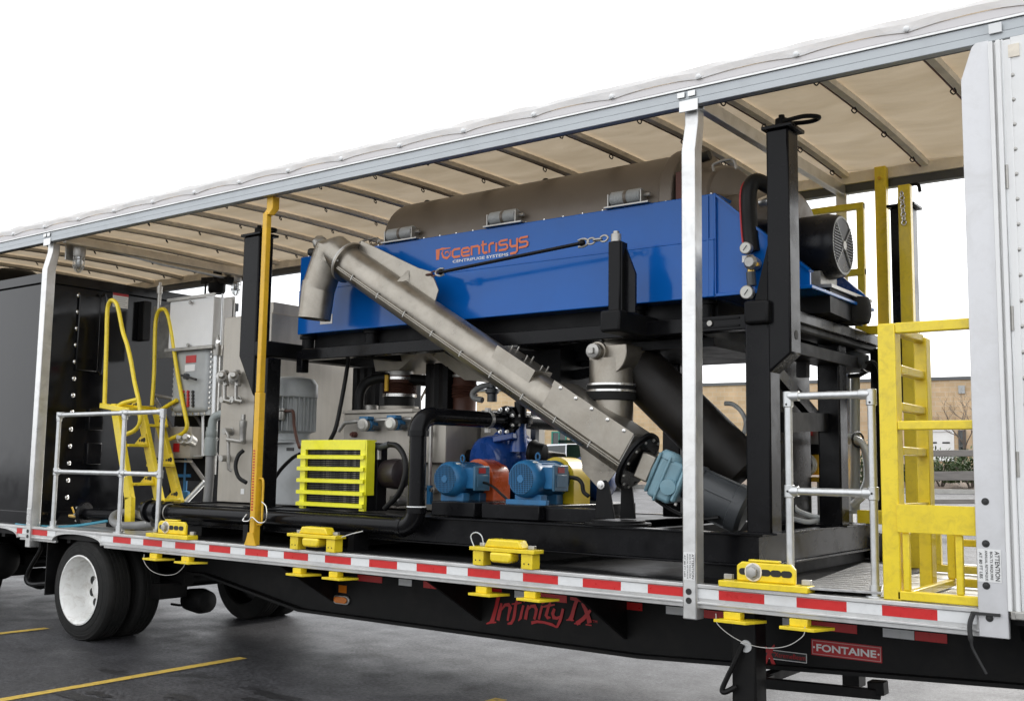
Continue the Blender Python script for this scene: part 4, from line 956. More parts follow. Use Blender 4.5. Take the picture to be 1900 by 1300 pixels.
# ================================================================== STEEL SCREW CONVEYOR
SC = thing('screw_conveyor', 'brushed steel screw conveyor tube sloping across the blue machine to a grey motor', 'conveyor', (-4.8, .45, 2.4))
S0 = A(648, 487, .36); S1 = A(1185, 857, .50); sdir = (S1-S0).normalized(); SL = (S1-S0).length
r = .136
sup = V((0,0,1)); sup = (sup-sdir*sup.dot(sdir)).normalized(); ssd = sdir.cross(sup)         # ssd points across
if ssd.y > 0: ssd = -ssd                                                                      # towards the camera
def SP(t, a=0, b=0): return S0+sdir*t+ssd*a+sup*b
tb = MB().cyl(SP(0), SP(SL), r, 40).build('tube', M['steel'], SC)
# longitudinal bolted seam
MB().bar(SP(.03, r*.98, -.045), SP(SL-.05, r*.98, -.045), .016, .008, up=sup).build('seam_flange', M['steel'], SC)
MB().bar(SP(.03, r*.98, -.058), SP(SL-.05, r*.98, -.058), .020, .006, up=sup).build('seam_flange', M['steel'], SC)
for k in range(10):
    t = .22+k*.31
    if k == 0: sb = MB().cyl(SP(t, r*1.0+.004, -.030), SP(t, r*1.0+.004, -.075), .0065, 6).build('seam_bolt', M['zinc'], SC)
    elif t < SL-.1: share(sb, SC, sdir*(k*.31))
MB().lathe(SP(-.012), sdir, [(0,r+.035),(.014,r+.035)], 36).build('flange', M['zinc'], SC)
MB().lathe(SP(.004), sdir, [(0,r+.035),(.014,r+.035)], 36).build('flange', M['steel'], SC)
for k in range(12):
    t = 2*math.pi*k/12; p = SP(-.02, math.cos(t)*(r+.02), math.sin(t)*(r+.02)); 
    MB().cyl(p, p+sdir*.05, .008, 6).build('flange_bolt', M['zinc'], SC) if k == 0 else None
# mitred discharge spout
e0 = SP(-.01); e1 = A(617, 462, .35); e2 = A(590, 538, .32); e3 = A(583, 592, .31)
MB().tube([e0, e0+(e1-e0)*.75, e1+(e2-e1)*.12, e1+(e2-e1)*.3], [r, r, r*1.02, r*1.0], 32).build('spout_elbow', M['steel'], SC)
MB().tube([e1+(e2-e1)*.02+V((0,0,.02)), e2], r*.985, 32).build('spout', M['steel'], SC)
MB().tube([e2+(e2-e3)*.25, e2, e3], [r*.98, r*.99, r*.965], 32, caps=False).build('spout_lip', M['steel'], SC)
MB().cyl(e3+V((0,0,.03)), e3+V((0,0,.035)), r*.95, 28).build('spout_mouth', M['dark'], SC)
a = A(604,458,.5); b = A(584,444,.5); MB().lathe(a, b-a, [(0,.055),(.05,.055),(.055,.062),(.09,.062),(.095,.05),(.12,.048)], 18).build('end_bearing', M['zinc'], SC)
MB().cyl(A(590,468,.5), A(576,468,.5), .035, 10).build('end_fitting', M['dark'], SC)
# lifting plate along the top with a triangular stiffener
pl = [A(661,476,.37), A(670,446,.37), A(776,497,.40), A(800,504,.40), A(813,538,.40), A(807,560,.40), A(760,552,.39)]
MB().prism(pl, (0,.012,0)).build('lifting_plate', M['steel'], SC, bevel=.002)
MB().prism([A(727,531,.28), A(757,501,.39), A(757,516,.385)], sdir*.008).build('stiffener', M['steel'], SC)
# covers
def sbox(t0_, t1_, a0, a1, b0, b1, name, m=None, bevel=.004):
    vs = [SP(t, a, b) for t in (t0_, t1_) for a, b in ((a0,b0),(a1,b0),(a1,b1),(a0,b1))]
    return MB().add(vs, [(0,3,2,1),(4,5,6,7),(0,1,5,4),(1,2,6,5),(2,3,7,6),(3,0,4,7)]).build(name, m or M['steel'], SC, bevel=bevel)
def tpos(px, py):
    d = ray(px, py); w0 = CAM-S0; a_ = d.dot(d); b_ = d.dot(sdir); c_ = 1; d_ = d.dot(w0); e_ = sdir.dot(w0); return (a_*e_-b_*d_)/(a_*c_-b_*b_)
ta, tb_ = tpos(930,668), tpos(1000,715)
h1 = sbox(ta, tb_, -.10, .125, .02, .15, 'inspection_cover')
bo = MB()
for k in range(3):
    for aa in (-.02, .06):
        p = SP(ta+.04+k*(tb_-ta-.08)/2, aa-.06, .15); bo.cyl(p, p+sup*.03, .006, 6)
bo.build('cover_stud', M['zinc'], h1, kind='stuff')
ta, tb_ = tpos(1025,755), tpos(1172,850)
h2 = sbox(ta, tb_, -.16, .147, -.03, .17, 'inlet_box', bevel=.006)
MB().bar(SP(ta, .150, .155), SP(tb_, .150, .155), .04, .006, up=ssd).build('inlet_flange', M['steel'], h2)
for k in range(5):
    p = SP(ta+.07+k*(tb_-ta-.14)/4, .152, .155)
    if k == 0: ib = MB().lathe(p, ssd, [(0,.014),(.006,.013),(.009,.006),(.010,.001)], 10).build('inlet_bolt', M['chrome'], h2)
    else: share(ib, h2, sdir*(k*(tb_-ta-.14)/4))
MB().prism([SP(tb_+.002,-.16,-.03), SP(tb_+.002,.147,-.03), SP(tb_+.002,.147,.165), SP(tb_+.002,-.16,.165)], sdir*.004).build('box_end', M['zinc'], h2)
# flared trough apron
ta, tb_ = tpos(1088,815), tpos(1150,862)
MB().prism([SP(ta,.06,-.12), SP(tb_+.02,.06,-.12), SP(tb_-.01,.05,-.29), SP(ta+.10,.05,-.25)], ssd*.008).build('trough_apron', M['steel'], SC)
# bottom flange, adaptor, gearbox, motor
ax2 = (A(1372,943,.66)-S1).normalized()
def GP(t, a=0, b=0):
    u = (V((0,0,1))-ax2*ax2.z).normalized(); w = ax2.cross(u); w = -w if w.y > 0 else w
    return S1+ax2*t+w*a+u*b
MB().lathe(SP(SL-.02), sdir, [(0,.21),(.022,.21)], 36).build('end_flange', M['blackm'], SC)
MB().lathe(SP(SL+.004), sdir, [(0,.19),(.012,.19)], 36).build('end_flange', M['black'], SC)
fb = MB()
for k in range(12):
    t = 2*math.pi*k/12; p = SP(SL+.012, math.cos(t)*.175, math.sin(t)*.175)
    if k == 0: q0 = p; fbo = MB().cyl(p, p+sdir*.014, .010, 6).build('flange_bolt', M['zinc'], SC)
    else: share(fbo, SC, p-q0)
def gbox(t0_, t1_, a0, a1, b0, b1, name, m, par=None, bevel=.01, sh=0):
    vs = [GP(t, a, b) for t in (t0_, t1_) for a, b in ((a0,b0+sh*t),(a1,b0+sh*t),(a1,b1+sh*t),(a0,b1+sh*t))]
    return MB().add(vs, [(0,3,2,1),(4,5,6,7),(0,1,5,4),(1,2,6,5),(2,3,7,6),(3,0,4,7)]).build(name, m, par or SC, bevel=bevel)
gbox(.02, .12, -.085, .09, -.09, .085, 'adaptor', M['steel'])
gb = gbox(.13, .15, -.13, .13, -.14, .13, 'gearbox', M['cyan'], bevel=.02)
MB().lathe(GP(.12), ax2, [(0,.10),(.04,.10),(.045,.08)], 20).build('gearbox_neck', M['cyan'], gb)
gbox(.15, .31, -.12, .125, -.155, .115, 'gearbox_body', M['cyan'], gb, bevel=.022)
gbox(.205, .222, -.135, .14, -.17, .13, 'gearbox_rib', M['cyan'], gb, bevel=.008)
gbox(.31, .345, -.14, .145, -.13, .14, 'gearbox_flange', M['cyan'], gb, bevel=.02)
MB().lathe(GP(.20,.06,.105), (GP(0,0,1)-GP(0,0,0)), [(0,.075),(.03,.07),(.05,.05),(.055,.0)], 16).build('gearbox_dome', M['cyan'], gb)
MB().lathe(GP(.27,.12,-.05), (GP(0,1,0)-GP(0,0,0)), [(0,.055),(.03,.05),(.034,.0)], 16).build('gearbox_cap', M['cyan'], gb)
for k, (a_, b_) in enumerate(((-.11,-.13),(.12,-.13),(.12,.1),(-.11,.1))):
    p = GP(.345, a_, b_); MB().cyl(p, p+ax2*.015, .012, 6).build('gearbox_bolt', M['zinc'], gb)
MB().lathe(GP(.345), ax2, [(0,.09),(.05,.09)], 24).build('motor_adaptor', M['dgrey'], SC)
mot = MB().lathe(GP(.39), ax2, [(0,.12),(.008,.15),(.04,.154),(.045,.143),(.27,.143),(.275,.152),(.34,.152),(.365,.125),(.367,.02)], 36).build('motor', M['dgrey'], SC)
for a_ in (.3, 1.2, 2.1, 3.6, 4.8):
    c_, s_ = math.cos(a_), math.sin(a_); MB().bar(GP(.41, c_*.146, s_*.146), GP(.70, c_*.146, s_*.146), .02, .016, up=(GP(0,c_,s_)-GP(0))).build('motor_rib', M['dgrey'], mot)
# pivot stand
a = A(1140, 962, .46)
ST = MB().lathe((a.x, .50, 1.278), (0,0,1), [(0,.22),(.014,.22),(.015,.18),(.03,.18)], 28).build('pivot_stand', M['blackm'], SC)
for (pl_, y) in (([(1103,962),(1107,905),(1111,893),(1122,890),(1128,897),(1140,962)], .36), ([(1150,962),(1152,900),(1158,890),(1170,890),(1178,962)], .60)):
    MB().prism([A(u, v, y) for u, v in pl_], (0,.02,0)).build('stand_plate', M['blackm'], ST, bevel=.004)
a = A(1114,899,.35); MB().lathe((a.x,.36,a.z), (0,-1,0), [(0,.028),(.008,.028),(.009,.016),(.02,.016),(.021,.0)], 12).build('pivot_bolt', M['chrome'], ST)
MB().tube(spline([GP(.6,.1,-.1), A(1330,960,.5), A(1290,962,.55), A(1250,948,.55), A(1215,925,.5), GP(.2,.1,-.14)], 6), .012, 8).build('motor_cable', M['hose'], SC)

# tie rod with shackles
TRD = thing('tie_rod', 'thin black tie rod shackled between the conveyor lug and the small black anchor post', 'tie rod', A(960,475,.34))
r0_, r1_ = A(818, 505, .36), A(1080, 451, .33)
MB().tube([r0_, r1_], .013, 10).build('rod', M['black'], TRD)
def shackle(p, d, s_, name='shackle'):
    d = V(d).normalized(); u = V((0,1,0)); w = d.cross(u)
    return MB().tube(spline([p+w*.022-d*.02, p+w*.026+d*.02, p+w*.016+d*.05, p+d*.062, p-w*.016+d*.05, p-w*.026+d*.02, p-w*.022-d*.02], 4), .008, 8).build(name, M['zinc'], TRD)
dr = (r1_-r0_).normalized()
for p_ in (r0_, r1_): MB().sph(p_, .024, 10, 8).build('rod_eye', M['black'], TRD)
shackle(r1_-dr*.01, dr, 1); shackle(r0_+dr*.01, -dr, 1)
for k in range(3):
    c = r1_+dr*(.075+k*.05); w = V((0,1,0)) if k % 2 else dr.cross(V((0,1,0)))
    MB().tube(spline([c-dr*.032+w*.0, c-dr*.015+w*.018, c+dr*.015+w*.018, c+dr*.032, c+dr*.015-w*.018, c-dr*.015-w*.018], 4, closed=True), .007, 6, closed=True).build('chain_link', M['zinc'], TRD)
for k in range(2):
    c = r0_-dr*(.07+k*.045); w = V((0,1,0)) if k % 2 else dr.cross(V((0,1,0)))
    MB().tube(spline([c-dr*.03, c-dr*.014+w*.016, c+dr*.014+w*.016, c+dr*.03, c+dr*.014-w*.016, c-dr*.014-w*.016], 4, closed=True), .007, 6, closed=True).build('chain_link', M['bpanel'], TRD)

# ================================================================== SECOND (DARK) SCREW WITH STEEL ELBOW
DC = thing('dark_screw_conveyor', 'dark sloping conveyor tube with steel elbow and black rubber coupling', 'conveyor', A(1250,760,.9))
P0, P1_ = A(1150,651,.86), A(1385,881,1.02); pd = (P1_-P0).normalized(); PL = (P1_-P0).length
tF = .17
MB().lathe(P0+pd*(tF+.012), pd, [(0,.185),(PL-.2,.185),(PL-.19,.16)], 36).build('tube', mat('dark_steel_tube', (.013,.011,.0095), .48, var=.3, spec=.25, dirt=(.03,.026,.022), damt=.35), DC)
MB().lathe(P0+pd*-.10, pd, [(0,.12),(.03,.17),(.10,.185),(tF+.10,.185)], 36).build('elbow_body', M['steel'], DC)
MB().lathe(P0+pd*(tF-.006), pd, [(0,.185),(.0005,.205),(.018,.205),(.0185,.185)], 36).build('flange', M['steel'], DC)
for k in range(14):
    t = 2*math.pi*k/14; u = (V((0,0,1))-pd*pd.z).normalized(); w = pd.cross(u); p = P0+pd*(tF-.008)+(u*math.cos(t)+w*math.sin(t))*.196
    if k == 0: q0 = p; fbo = MB().cyl(p, p-pd*.008, .009, 6).build('flange_bolt', M['zinc'], DC)
    else: share(fbo, DC, p-q0)
MB().cyl(P0+pd*(PL-.19), P0+pd*(PL-.05), .07, 20).build('end_coupling', M['zinc'], DC)
# vertical drop pipe with plugged head
vx = A(1134,740,.66).x; vy = .66
zc0 = A(1134,672,vy).z; zc1 = SP(tpos(1130,820), 0, .15).z
MB().cyl((vx,vy,zc1-.08), (vx,vy,zc0+.02), .15, 36).build('drop_pipe', M['steel'], DC)
za, zb2 = A(1134,712,vy).z, A(1134,744,vy).z
cp = MB().lathe((vx,vy,zb2), (0,0,1), [(0,.155),(.004,.168),((za-zb2)*.45,.17),((za-zb2)*.5,.162),((za-zb2)-.004,.166),(za-zb2,.156)], 36).build('rubber_coupling', M['rubber'], DC)
for f in (.56, .92): MB().lathe((vx,vy,zb2+(za-zb2)*f-.008), (0,0,1), [(0,.166),(.001,.1705),(.015,.1705),(.016,.166)], 36, caps=False).build('band_clamp', M['chrome'], cp)
ztop2 = A(1130,640,.56).z; hc = A(1128,655,.56); rad = .15
pts = [V((hc.x+rad*math.cos(t), .55, hc.z+rad*math.sin(t))) for t in [math.pi+math.pi*k/20 for k in range(21)]]
pts = [V((p.x, p.y, min(p.z, ztop2))) for p in pts]; pts = [V((hc.x-rad,.55,ztop2))]+pts+[V((hc.x+rad,.55,ztop2))]
MB().prism(pts, (0,.34,0)).build('elbow_head', M['steel'], DC, bevel=.006)
a = A(1112,653,.55); pg = MB().lathe((a.x,.55,a.z), (0,-1,0), [(0,.068),(.03,.068),(.031,.056),(.05,.056),(.06,.052)], 24).build('head_socket', M['steel'], DC)
MB().lathe((a.x,.49,a.z), (0,-1,0), [(0,.05),(.03,.05),(.034,.044)], 20).build('pipe_plug', M['zinc'], pg)
MB().box(a.x-.02, a.x+.02, .435, .46, a.z-.02, a.z+.02).build('plug_square', M['zinc'], pg, bevel=.003)

# ================================================================== REST OF THE EQUIPMENT ON THE DECK
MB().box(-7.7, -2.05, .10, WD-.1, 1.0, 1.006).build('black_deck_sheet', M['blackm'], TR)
def tubeo(name, pts, r, m, parent, n=10, sp=0, **k):
    return MB().tube(spline(pts, sp) if sp else pts, r, n).build(name, m, parent, **k)
def lat(name, o, ax, prof, m, parent, n=20, **k): return MB().lathe(o, ax, prof, n).build(name, m, parent, **k)

# ---- black container at the rear
BC = thing('black_container', 'glossy black steel tank container with a bolted end at the rear of the trailer', 'container', (-12, 1.25, 1.0))
CX, CY0, CY1 = -10.06, .10, 2.46
cz = A(92, 505, CY0).z
MB().box(-16, CX, CY0, CY1, 1.02, cz-.10).build('body', M['tank'], BC, bevel=.01)
MB().box(-16, CX+.02, CY0-.02, CY1+.02, cz-.10, cz).build('top_rail', M['tank'], BC, bevel=.006)
MB().box(-16, CX+.03, CY0-.015, CY1+.015, 1.0, 1.13).build('base_rail', M['tank'], BC, bevel=.006)
b0_ = None
for k in range(13):
    z = 3.33-k*.172
    c = AX(137-k*1.2, 547+k*29, CX+.004)
    if k == 0: b0_ = lat('end_bolt', (CX, .445, z), (1,0,0), [(0,.022),(.006,.022),(.012,.014),(.014,.001)], M['chrome'], BC, 12); zr = z
    else: share(b0_, BC, (0, 0, z-zr))
a0, a1 = AX(146,545,CX), AX(178,690,CX)
MB().box(CX, CX+.03, a0.y, a1.y, a1.z, a0.z).build('access_cover', M['tank'], BC, bevel=.01)
MB().tube(spline([(CX+.06,a1.y-.02,a0.z),(CX+.07,a1.y+.03,a0.z-.03),(CX+.07,a1.y+.03,a1.z+.03),(CX+.06,a1.y-.02,a1.z)], 4), .014, 8).build('cover_bar', M['tank'], BC)
a0, a1 = AX(210,542,CX+.002), AX(237,573,CX+.002)
st = MB().box(CX, CX+.003, a0.y, a1.y, a1.z, a0.z).build('warning_sticker', M['wprint'], BC)
MB().box(CX+.003, CX+.004, a0.y, a1.y, a0.z-.03, a0.z).build('sticker_band', M['redp'], st)
for i in range(5): MB().box(CX+.0032, CX+.004, a0.y+.012, a1.y-.012-.02*(i % 2), a0.z-.052-i*.022, a0.z-.047-i*.022).build('sticker_line', M['grey'], st)
a0, a1 = AX(250,558,CX), AX(283,635,CX)
MB().box(CX, CX+.10, a0.y+.05, a1.y-.1, a1.z, a0.z).build('switch_box', M['blackm'], BC, bevel=.008)
ch_ = A(30,500,1.0); lat('roof_hatch', (ch_.x,1.0,cz-.01), (0,0,1), [(0,.30),(.30,.30),(.36,.27),(.40,.2),(.41,.02)], M['blackm'], BC, 28)
for z in (1.6, 1.95): MB().box(CX, CX+.04, .62, .78, z, z+.22).build('hinge_plate', M['tank'], BC, bevel=.006)
lat('vent_rod', AX(296,545,-9.5)-V((0,0,.3)), (0,0,1), [(0,.02),(.3,.02),(.301,.03),(.38,.03),(.381,.015),(.42,.015)], M['zinc'], BC, 10)

# ---- yellow access ladder with looped hand rails
LD = thing('access_ladder', 'yellow steel ladder with looped hand rails leaning at the black container', 'ladder', (-9.1, .65, 1.0))
yn, yf = .38, .92
def strg(y, pb, pt): 
    b, t = A(*pb, y), A(*pt, y); MB().bar(b, t, .05, .10, up=(1,0,0)).build('stringer', M['yellow'], LD, bevel=.006); return b, t
nb_, nt_ = strg(yn, (241, 925), (215, 757)); fb_, ft_ = strg(yf, (334, 938), (291, 762))
MB().bar(nb_+V((.0,0,.02)), V((nb_.x+.02, yn, 1.0)), .05, .10, up=(1,0,0)).build('stringer_foot', M['yellow'], LD, bevel=.006)
MB().bar(fb_, V((fb_.x+.03, yf, 1.0)), .05, .10, up=(1,0,0)).build('stringer_foot', M['yellow'], LD, bevel=.006)
ym_ = .655; mb_, mt_ = strg(ym_, (297, 932), (262, 760))
MB().bar(mb_+V((.0,0,.01)), V((mb_.x+.02, ym_, 1.0)), .05, .10, up=(1,0,0)).build('stringer_foot', M['yellow'], LD, bevel=.006)
for (ya, yb2, lst) in ((yn, ym_, (757, 826, 898)), (ym_, yf, (789, 863, 927))):
    for py in lst:
        z = A(262 if ya == yn else 305, py, ya+.1).z; f = (z-nb_.z)/(nt_.z-nb_.z); xx = nb_.lerp(nt_, f).x
        tr = MB().box(xx-.10, xx+.07, ya+.027, yb2-.027, z-.012, z+.014).build('tread', M['yellow'], LD, bevel=.004)
        y = yb2-.040
        MB().prism([(xx-.15,y,z+.0145),(xx+.06,y,z+.0145),(xx+.03,y,z+.12),(xx-.01,y,z+.12)], (0,.010,0)).build('tread_bracket', M['yellow'], tr)
        for dx, rr_ in ((-.06,.012),(-.025,.017),(.01,.024)): MB().cyl((xx+dx, y-.001, z+.045+rr_*.5), (xx+dx, y+.011, z+.045+rr_*.5), rr_, 10).build('bracket_hole', M['dark'], tr)
MB().bar(A(195,752,yn)+V((-.05,0,0)), A(243,762,yn), .06, .05).build('landing_arm', M['yellow'], LD, bevel=.005)
MB().bar((nt_.x-.05, yn, nt_.z+.02), (ft_.x-.05, yf, ft_.z+.02), .06, .05).build('landing_bar', M['yellow'], LD, bevel=.005)
MB().bar(A(262,758,yf)+V((-.25,0,0)), A(300,762,yf), .06, .05).build('landing_arm', M['yellow'], LD, bevel=.005)
def rail_loop(y, pts, name='hand_rail'): MB().tube(spline([A(u, v, y) for u, v in pts], 6), .021, 10).build(name, M['yellow'], LD)
rail_loop(yn, [(194,752),(196,690),(198,620),(199,580),(202,563),(208,557),(216,563),(221,580),(228,615),(236,640),(243,670),(250,710),(257,740)])
rail_loop(yn, [(215,757),(228,748),(250,742),(257,740)])
rail_loop(yn, [(257,740),(260,765),(259,785),(250,798),(233,806)])
rail_loop(yf, [(282,752),(286,690),(288,610),(291,586),(297,575),(306,575),(313,590),(319,620),(323,650),(329,690),(338,740),(345,775),(347,790),(340,803),(316,814)])
rail_loop(yf, [(296,762),(312,752),(328,742)])

# ---- electrical boxes on a rack beside the ladder
EB = thing('junction_box', 'bright stainless junction box with hinged lid mounted over the grey control panel', 'junction box', A(350,600,.95))
a, b = A(316,560,.92), A(393,640,.92)
MB().box(a.x, b.x, .92, 1.15, b.z, a.z).build('box', mat('satin_stainless_box', (.80,.80,.79), .45, metal=.1, var=.04), EB, bevel=.008)
MB().box(a.x-.03, b.x+.03, .90, .92, a.z, a.z+.03).build('lid_flange', M['zinc'], EB); MB().box(a.x-.03, b.x+.03, .90, .92, b.z-.03, b.z).build('lid_flange', M['zinc'], EB)
a2 = A(288,556,1.16); MB().box(a2.x-.02, b.x, 1.16, 1.18, b.z-.05, a.z+.03).build('back_plate', M['zinc'], EB)
for u, v in ((354,561),(350,640)): c = A(u, v, .90); MB().cyl((c.x,.9,c.z), (c.x,.885,c.z), .018, 10).build('latch', M['zinc'], EB)
CPn = thing('control_panel', 'grey explosion proof control panel with red labels and rows of push buttons', 'control panel', A(350,700,.95))
a, b = A(322,650,.95), A(382,764,.95)
body = MB().box(a.x, b.x, .95, 1.2, b.z, a.z).build('enclosure', M['grey'], CPn, bevel=.05, seg=4)
MB().box(a.x-.03, b.x+.03, .985, 1.0, b.z-.03, a.z+.03).build('bolt_flange', M['grey'], CPn, bevel=.006)
bp0 = None; per = [(a.x-.012, a.z-.04-k*(a.z-b.z-.08)/11) for k in range(12)]+[(b.x+.012, a.z-.04-k*(a.z-b.z-.08)/11) for k in range(12)]+[(a.x+.05+k*(b.x-a.x-.1)/5, a.z+.012) for k in range(6)]+[(a.x+.05+k*(b.x-a.x-.1)/5, b.z-.012) for k in range(6)]
for i, (x, z) in enumerate(per):
    if i == 0: bp0 = lat('cover_bolt', (x,.985,z), (0,-1,0), [(0,.013),(.014,.013),(.015,.002)], M['chrome'], CPn, 8); q0 = (x, z)
    else: share(bp0, CPn, (x-q0[0], 0, z-q0[1]))
def plate(u0, v0, u1, v1, m, name='label_plate', y=.95):
    p, q_ = A(u0, v0, y), A(u1, v1, y); return MB().box(p.x, q_.x, y-.006, y, q_.z, p.z).build(name, m, CPn)
plate(346,660,364,672, mat('red_label', (.5,.05,.05), .5)); plate(344,677,362,688, M['wprint'])
c = A(347,698,.94); MB().cyl((c.x,.95,c.z), (c.x,.91,c.z), .03, 14).build('switch_boss', M['dgrey'], CPn); MB().bar((c.x-.04,.905,c.z+.01), A(364,704,.9), .02, .02).build('switch_handle', M['kprint'], CPn)
bt = None
for i in range(5):
    for j in range(3):
        c = A(341+j*9, 727+i*6.3, .95)
        MB().cyl((c.x,.95,c.z), (c.x,.935,c.z), .017, 10).build('push_button', mat('red_button', (.45,.04,.04), .4) if (i == 0 and j == 0) else (M['redp'] if j == 1 else M['kprint']), CPn)
MB().box(A(326,700,1.18).x, A(392,700,1.18).x, 1.19, 1.21, 1.45, 3.3).build('rack_panel', M['blackm'], CPn)
MB().box(A(330,700,1.22).x, A(345,700,1.22).x, 1.18, 1.24, 1.0, 1.46).build('rack_leg', M['blackm'], CPn)
JB = thing('motor_starter', 'small steel starter box with red label and conduit fittings behind the ladder', 'starter box', A(340,820,1.0))
a, b = A(287,792,1.0), A(352,850,1.0)
MB().box(a.x, b.x, 1.0, 1.16, b.z, a.z).build('box', M['steelf'], JB, bevel=.01); p, q_ = A(322,822,.995), A(332,838,.995); MB().box(p.x, q_.x, .992, 1.0, q_.z, p.z).build('red_label', M['redp'], JB)
for u in (340, 352): c = A(u, 815, .97); lat('conduit_hub', c, (.3,-1,.4), [(-.06,.05),(.03,.055),(.035,.035),(.08,.03)], M['zinc'], JB, 12)
MB().box(a.x-.02, b.x+.05, .99, 1.0, b.z-.04, b.z-.02).build('shelf_edge', M['zinc'], JB)
tubeo('conduit', [A(376,768,1.05), A(376,845,1.05), A(360,847,1.05), A(348,847,1.05)], .013, M['galv'], JB)
# black/grey stair stringers of the folding steps behind
for (pa, pb, y) in (((286,735),(380,898),1.0), ((345,750),(440,930),1.25)):
    pass
HS = thing('grey_step_rail', 'dull grey tubular hand rail sloping down behind the yellow ladder', 'hand rail', A(350,820,1.0))
tubeo('rail', [A(283,732,.98), A(350,850,1.05), A(384,898,1.1)], .02, mat('taupe_paint', (.16,.15,.14), .4, var=.1), HS, 8)
tubeo('rail', [A(283,732,.98), A(348,752,1.1), A(400,840,1.3), A(412,870,1.35)], .018, bpy.data.materials['taupe_paint'], HS, 8, 3)
tubeo('brace', [A(326,792,1.05), A(405,815,1.3)], .014, bpy.data.materials['taupe_paint'], HS, 8)
tubeo('brace', [A(345,930,.95), A(380,893,1.05)], .026, M['galv'], HS, 10)
VS = thing('valve_stand', 'bright blue valve with T handle standing behind the yellow ladder', 'valve', A(344,900,1.2))
lat('stem', A(342,930,1.2), (0,0,1), [(0,.05),(.1,.05),(.11,.02),(.45,.02)], M['pblue'], VS, 12)
MB().bar(A(324,882,1.2), A(356,882,1.2), .03, .03).build('handle', M['pblue'], VS); lat('body', A(328,945,1.2), (1,0,0), [(0,.08),(.02,.08),(.03,.06),(.15,.06),(.16,.08),(.18,.08)], M['dblue'], VS, 14)

# ---- conduit stack left of the tall post
CD = thing('conduit_riser', 'grey conduit riser with elbow and sealing fitting beside the tall black post', 'conduit', A(400,700,1.0))
tubeo('pipe', [A(402,660,1.0), A(398,760,1.0), A(394,880,1.0)], .035, M['galv'], CD, 12)
tubeo('elbow', [A(388,592,.98), A(397,592,.99), A(402,602,1.0), A(403,640,1.0)], .032, M['zinc'], CD, 12, 4)
lat('seal_fitting', A(403,660,1.0), (0,0,1), [(0,.045),(.05,.05),(.1,.05),(.14,.04),(.18,.04)], M['zinc'], CD, 14)
c = A(405,634,.95); lat('seal_plug', c, (0.3,-1,0), [(0,.02),(.015,.02)], M['chrome'], CD, 10)
tubeo('thin_pipe', [A(413,545,1.0), A(410,640,1.0)], .012, M['galv'], CD)
GP_ = thing('grey_pipe', 'thick grey plastic pipe with elbow and union standing before the beige tank', 'pipe', A(392,850,.8))
tubeo('pipe', [A(391,800,.8), A(389,880,.8), A(385,930,.8)], .042, M['ghose'], GP_, 14)
tubeo('elbow', [A(424,767,.86), A(408,769,.83), A(396,778,.81), A(393,800,.8)], .042, mat('pale_green_grey', (.28,.31,.30), .45), GP_, 14, 5)
lat('union', A(392,812,.8), (0,0,1), [(0,.05),(.02,.055),(.06,.055),(.07,.05),(.10,.05)], bpy.data.materials['pale_green_grey'], GP_, 14)
lat('valve_body', A(390,845,.8), (0,0,1), [(0,.055),(.03,.06),(.15,.06),(.18,.05)], bpy.data.materials['pale_green_grey'], GP_, 14)

# ---- ceiling lamps
def jar_lamp(p, label, s_=1.0, drop=None):
    t = thing('bulkhead_lamp', label, 'lamp', p, 'caged jar lamps under the roof')
    p = V(p)
    lat('lamp_body', p, (0,0,1), [(-.02*s_,.055*s_),(.0,.06*s_),(.07*s_,.065*s_),(.12*s_,.05*s_),(.14*s_,.03*s_)], M['zinc'], t, 18)
    lat('glass_jar', p, (0,0,-1), [(.015*s_,.046*s_),(.12*s_,.044*s_),(.15*s_,.034*s_),(.168*s_,.012*s_)], M['lampglass'], t, 18)
    lat('bulb', p, (0,0,-1), [(.02*s_,.015*s_),(.06*s_,.026*s_),(.10*s_,.024*s_),(.12*s_,.006*s_)], M['wprint'], t, 12)
    for k in range(6):
        a = k*math.pi/3; u = V((math.cos(a), math.sin(a), 0)); MB().tube([p+u*.052*s_-V((0,0,.01)), p+u*.052*s_-V((0,0,.12*s_)), p+u*.03*s_-V((0,0,.165*s_)), p-V((0,0,.182*s_))], .004, 5).build('cage_wire', M['zinc'], t)
    for z in (.05, .11): MB().tube([p+V((math.cos(q_)*.053*s_, math.sin(q_)*.053*s_, -z*s_)) for q_ in [2*math.pi*k/20 for k in range(20)]], .004, 5, closed=True).build('cage_ring', M['zinc'], t)
    MB().box(p.x-.11, p.x-.09, p.y-.09, p.y+.09, p.z-.05, p.z+.2).build('mount_plate', M['zinc'], t); MB().bar(p+V((-.1,0,.1)), p+V((0,0,.1)), .06, .05).build('mount_arm', M['zinc'], t)
p = A(147, 473, .28); jar_lamp(p, 'caged glass jar lamp hanging under the roof beside the left aluminium post')
tubeo('feed_conduit', [p+V((0,.05,.13)), A(300,490,1.3), A(420,515,2.2)], .018, M['galv'], TR)
MB().box(-9.78,-9.70,.0,.01,3.5,3.51).build('x', M['dark'], TR) if False else None
p2_ = A(438, 520, 2.3); jar_lamp(p2_, 'caged glass jar lamp on the far roof rail behind the left black post', 1.0)
JN = thing('conduit_tee', 'black conduit junction hanging at the far roof rail over the container', 'conduit fitting', A(403,530,2.2))
lat('tee', A(402,545,2.2), (0,0,1), [(0,.08),(.03,.10),(.12,.10),(.16,.05),(.3,.05)], M['blackm'], JN, 14); MB().bar(A(378,522,2.2), A(428,520,2.2), .08, .08).build('arm', M['blackm'], JN)
MB().tube([A(382,520,2.1), A(378,590,2.1)], .012, 6).build('cable', M['hose'], JN)

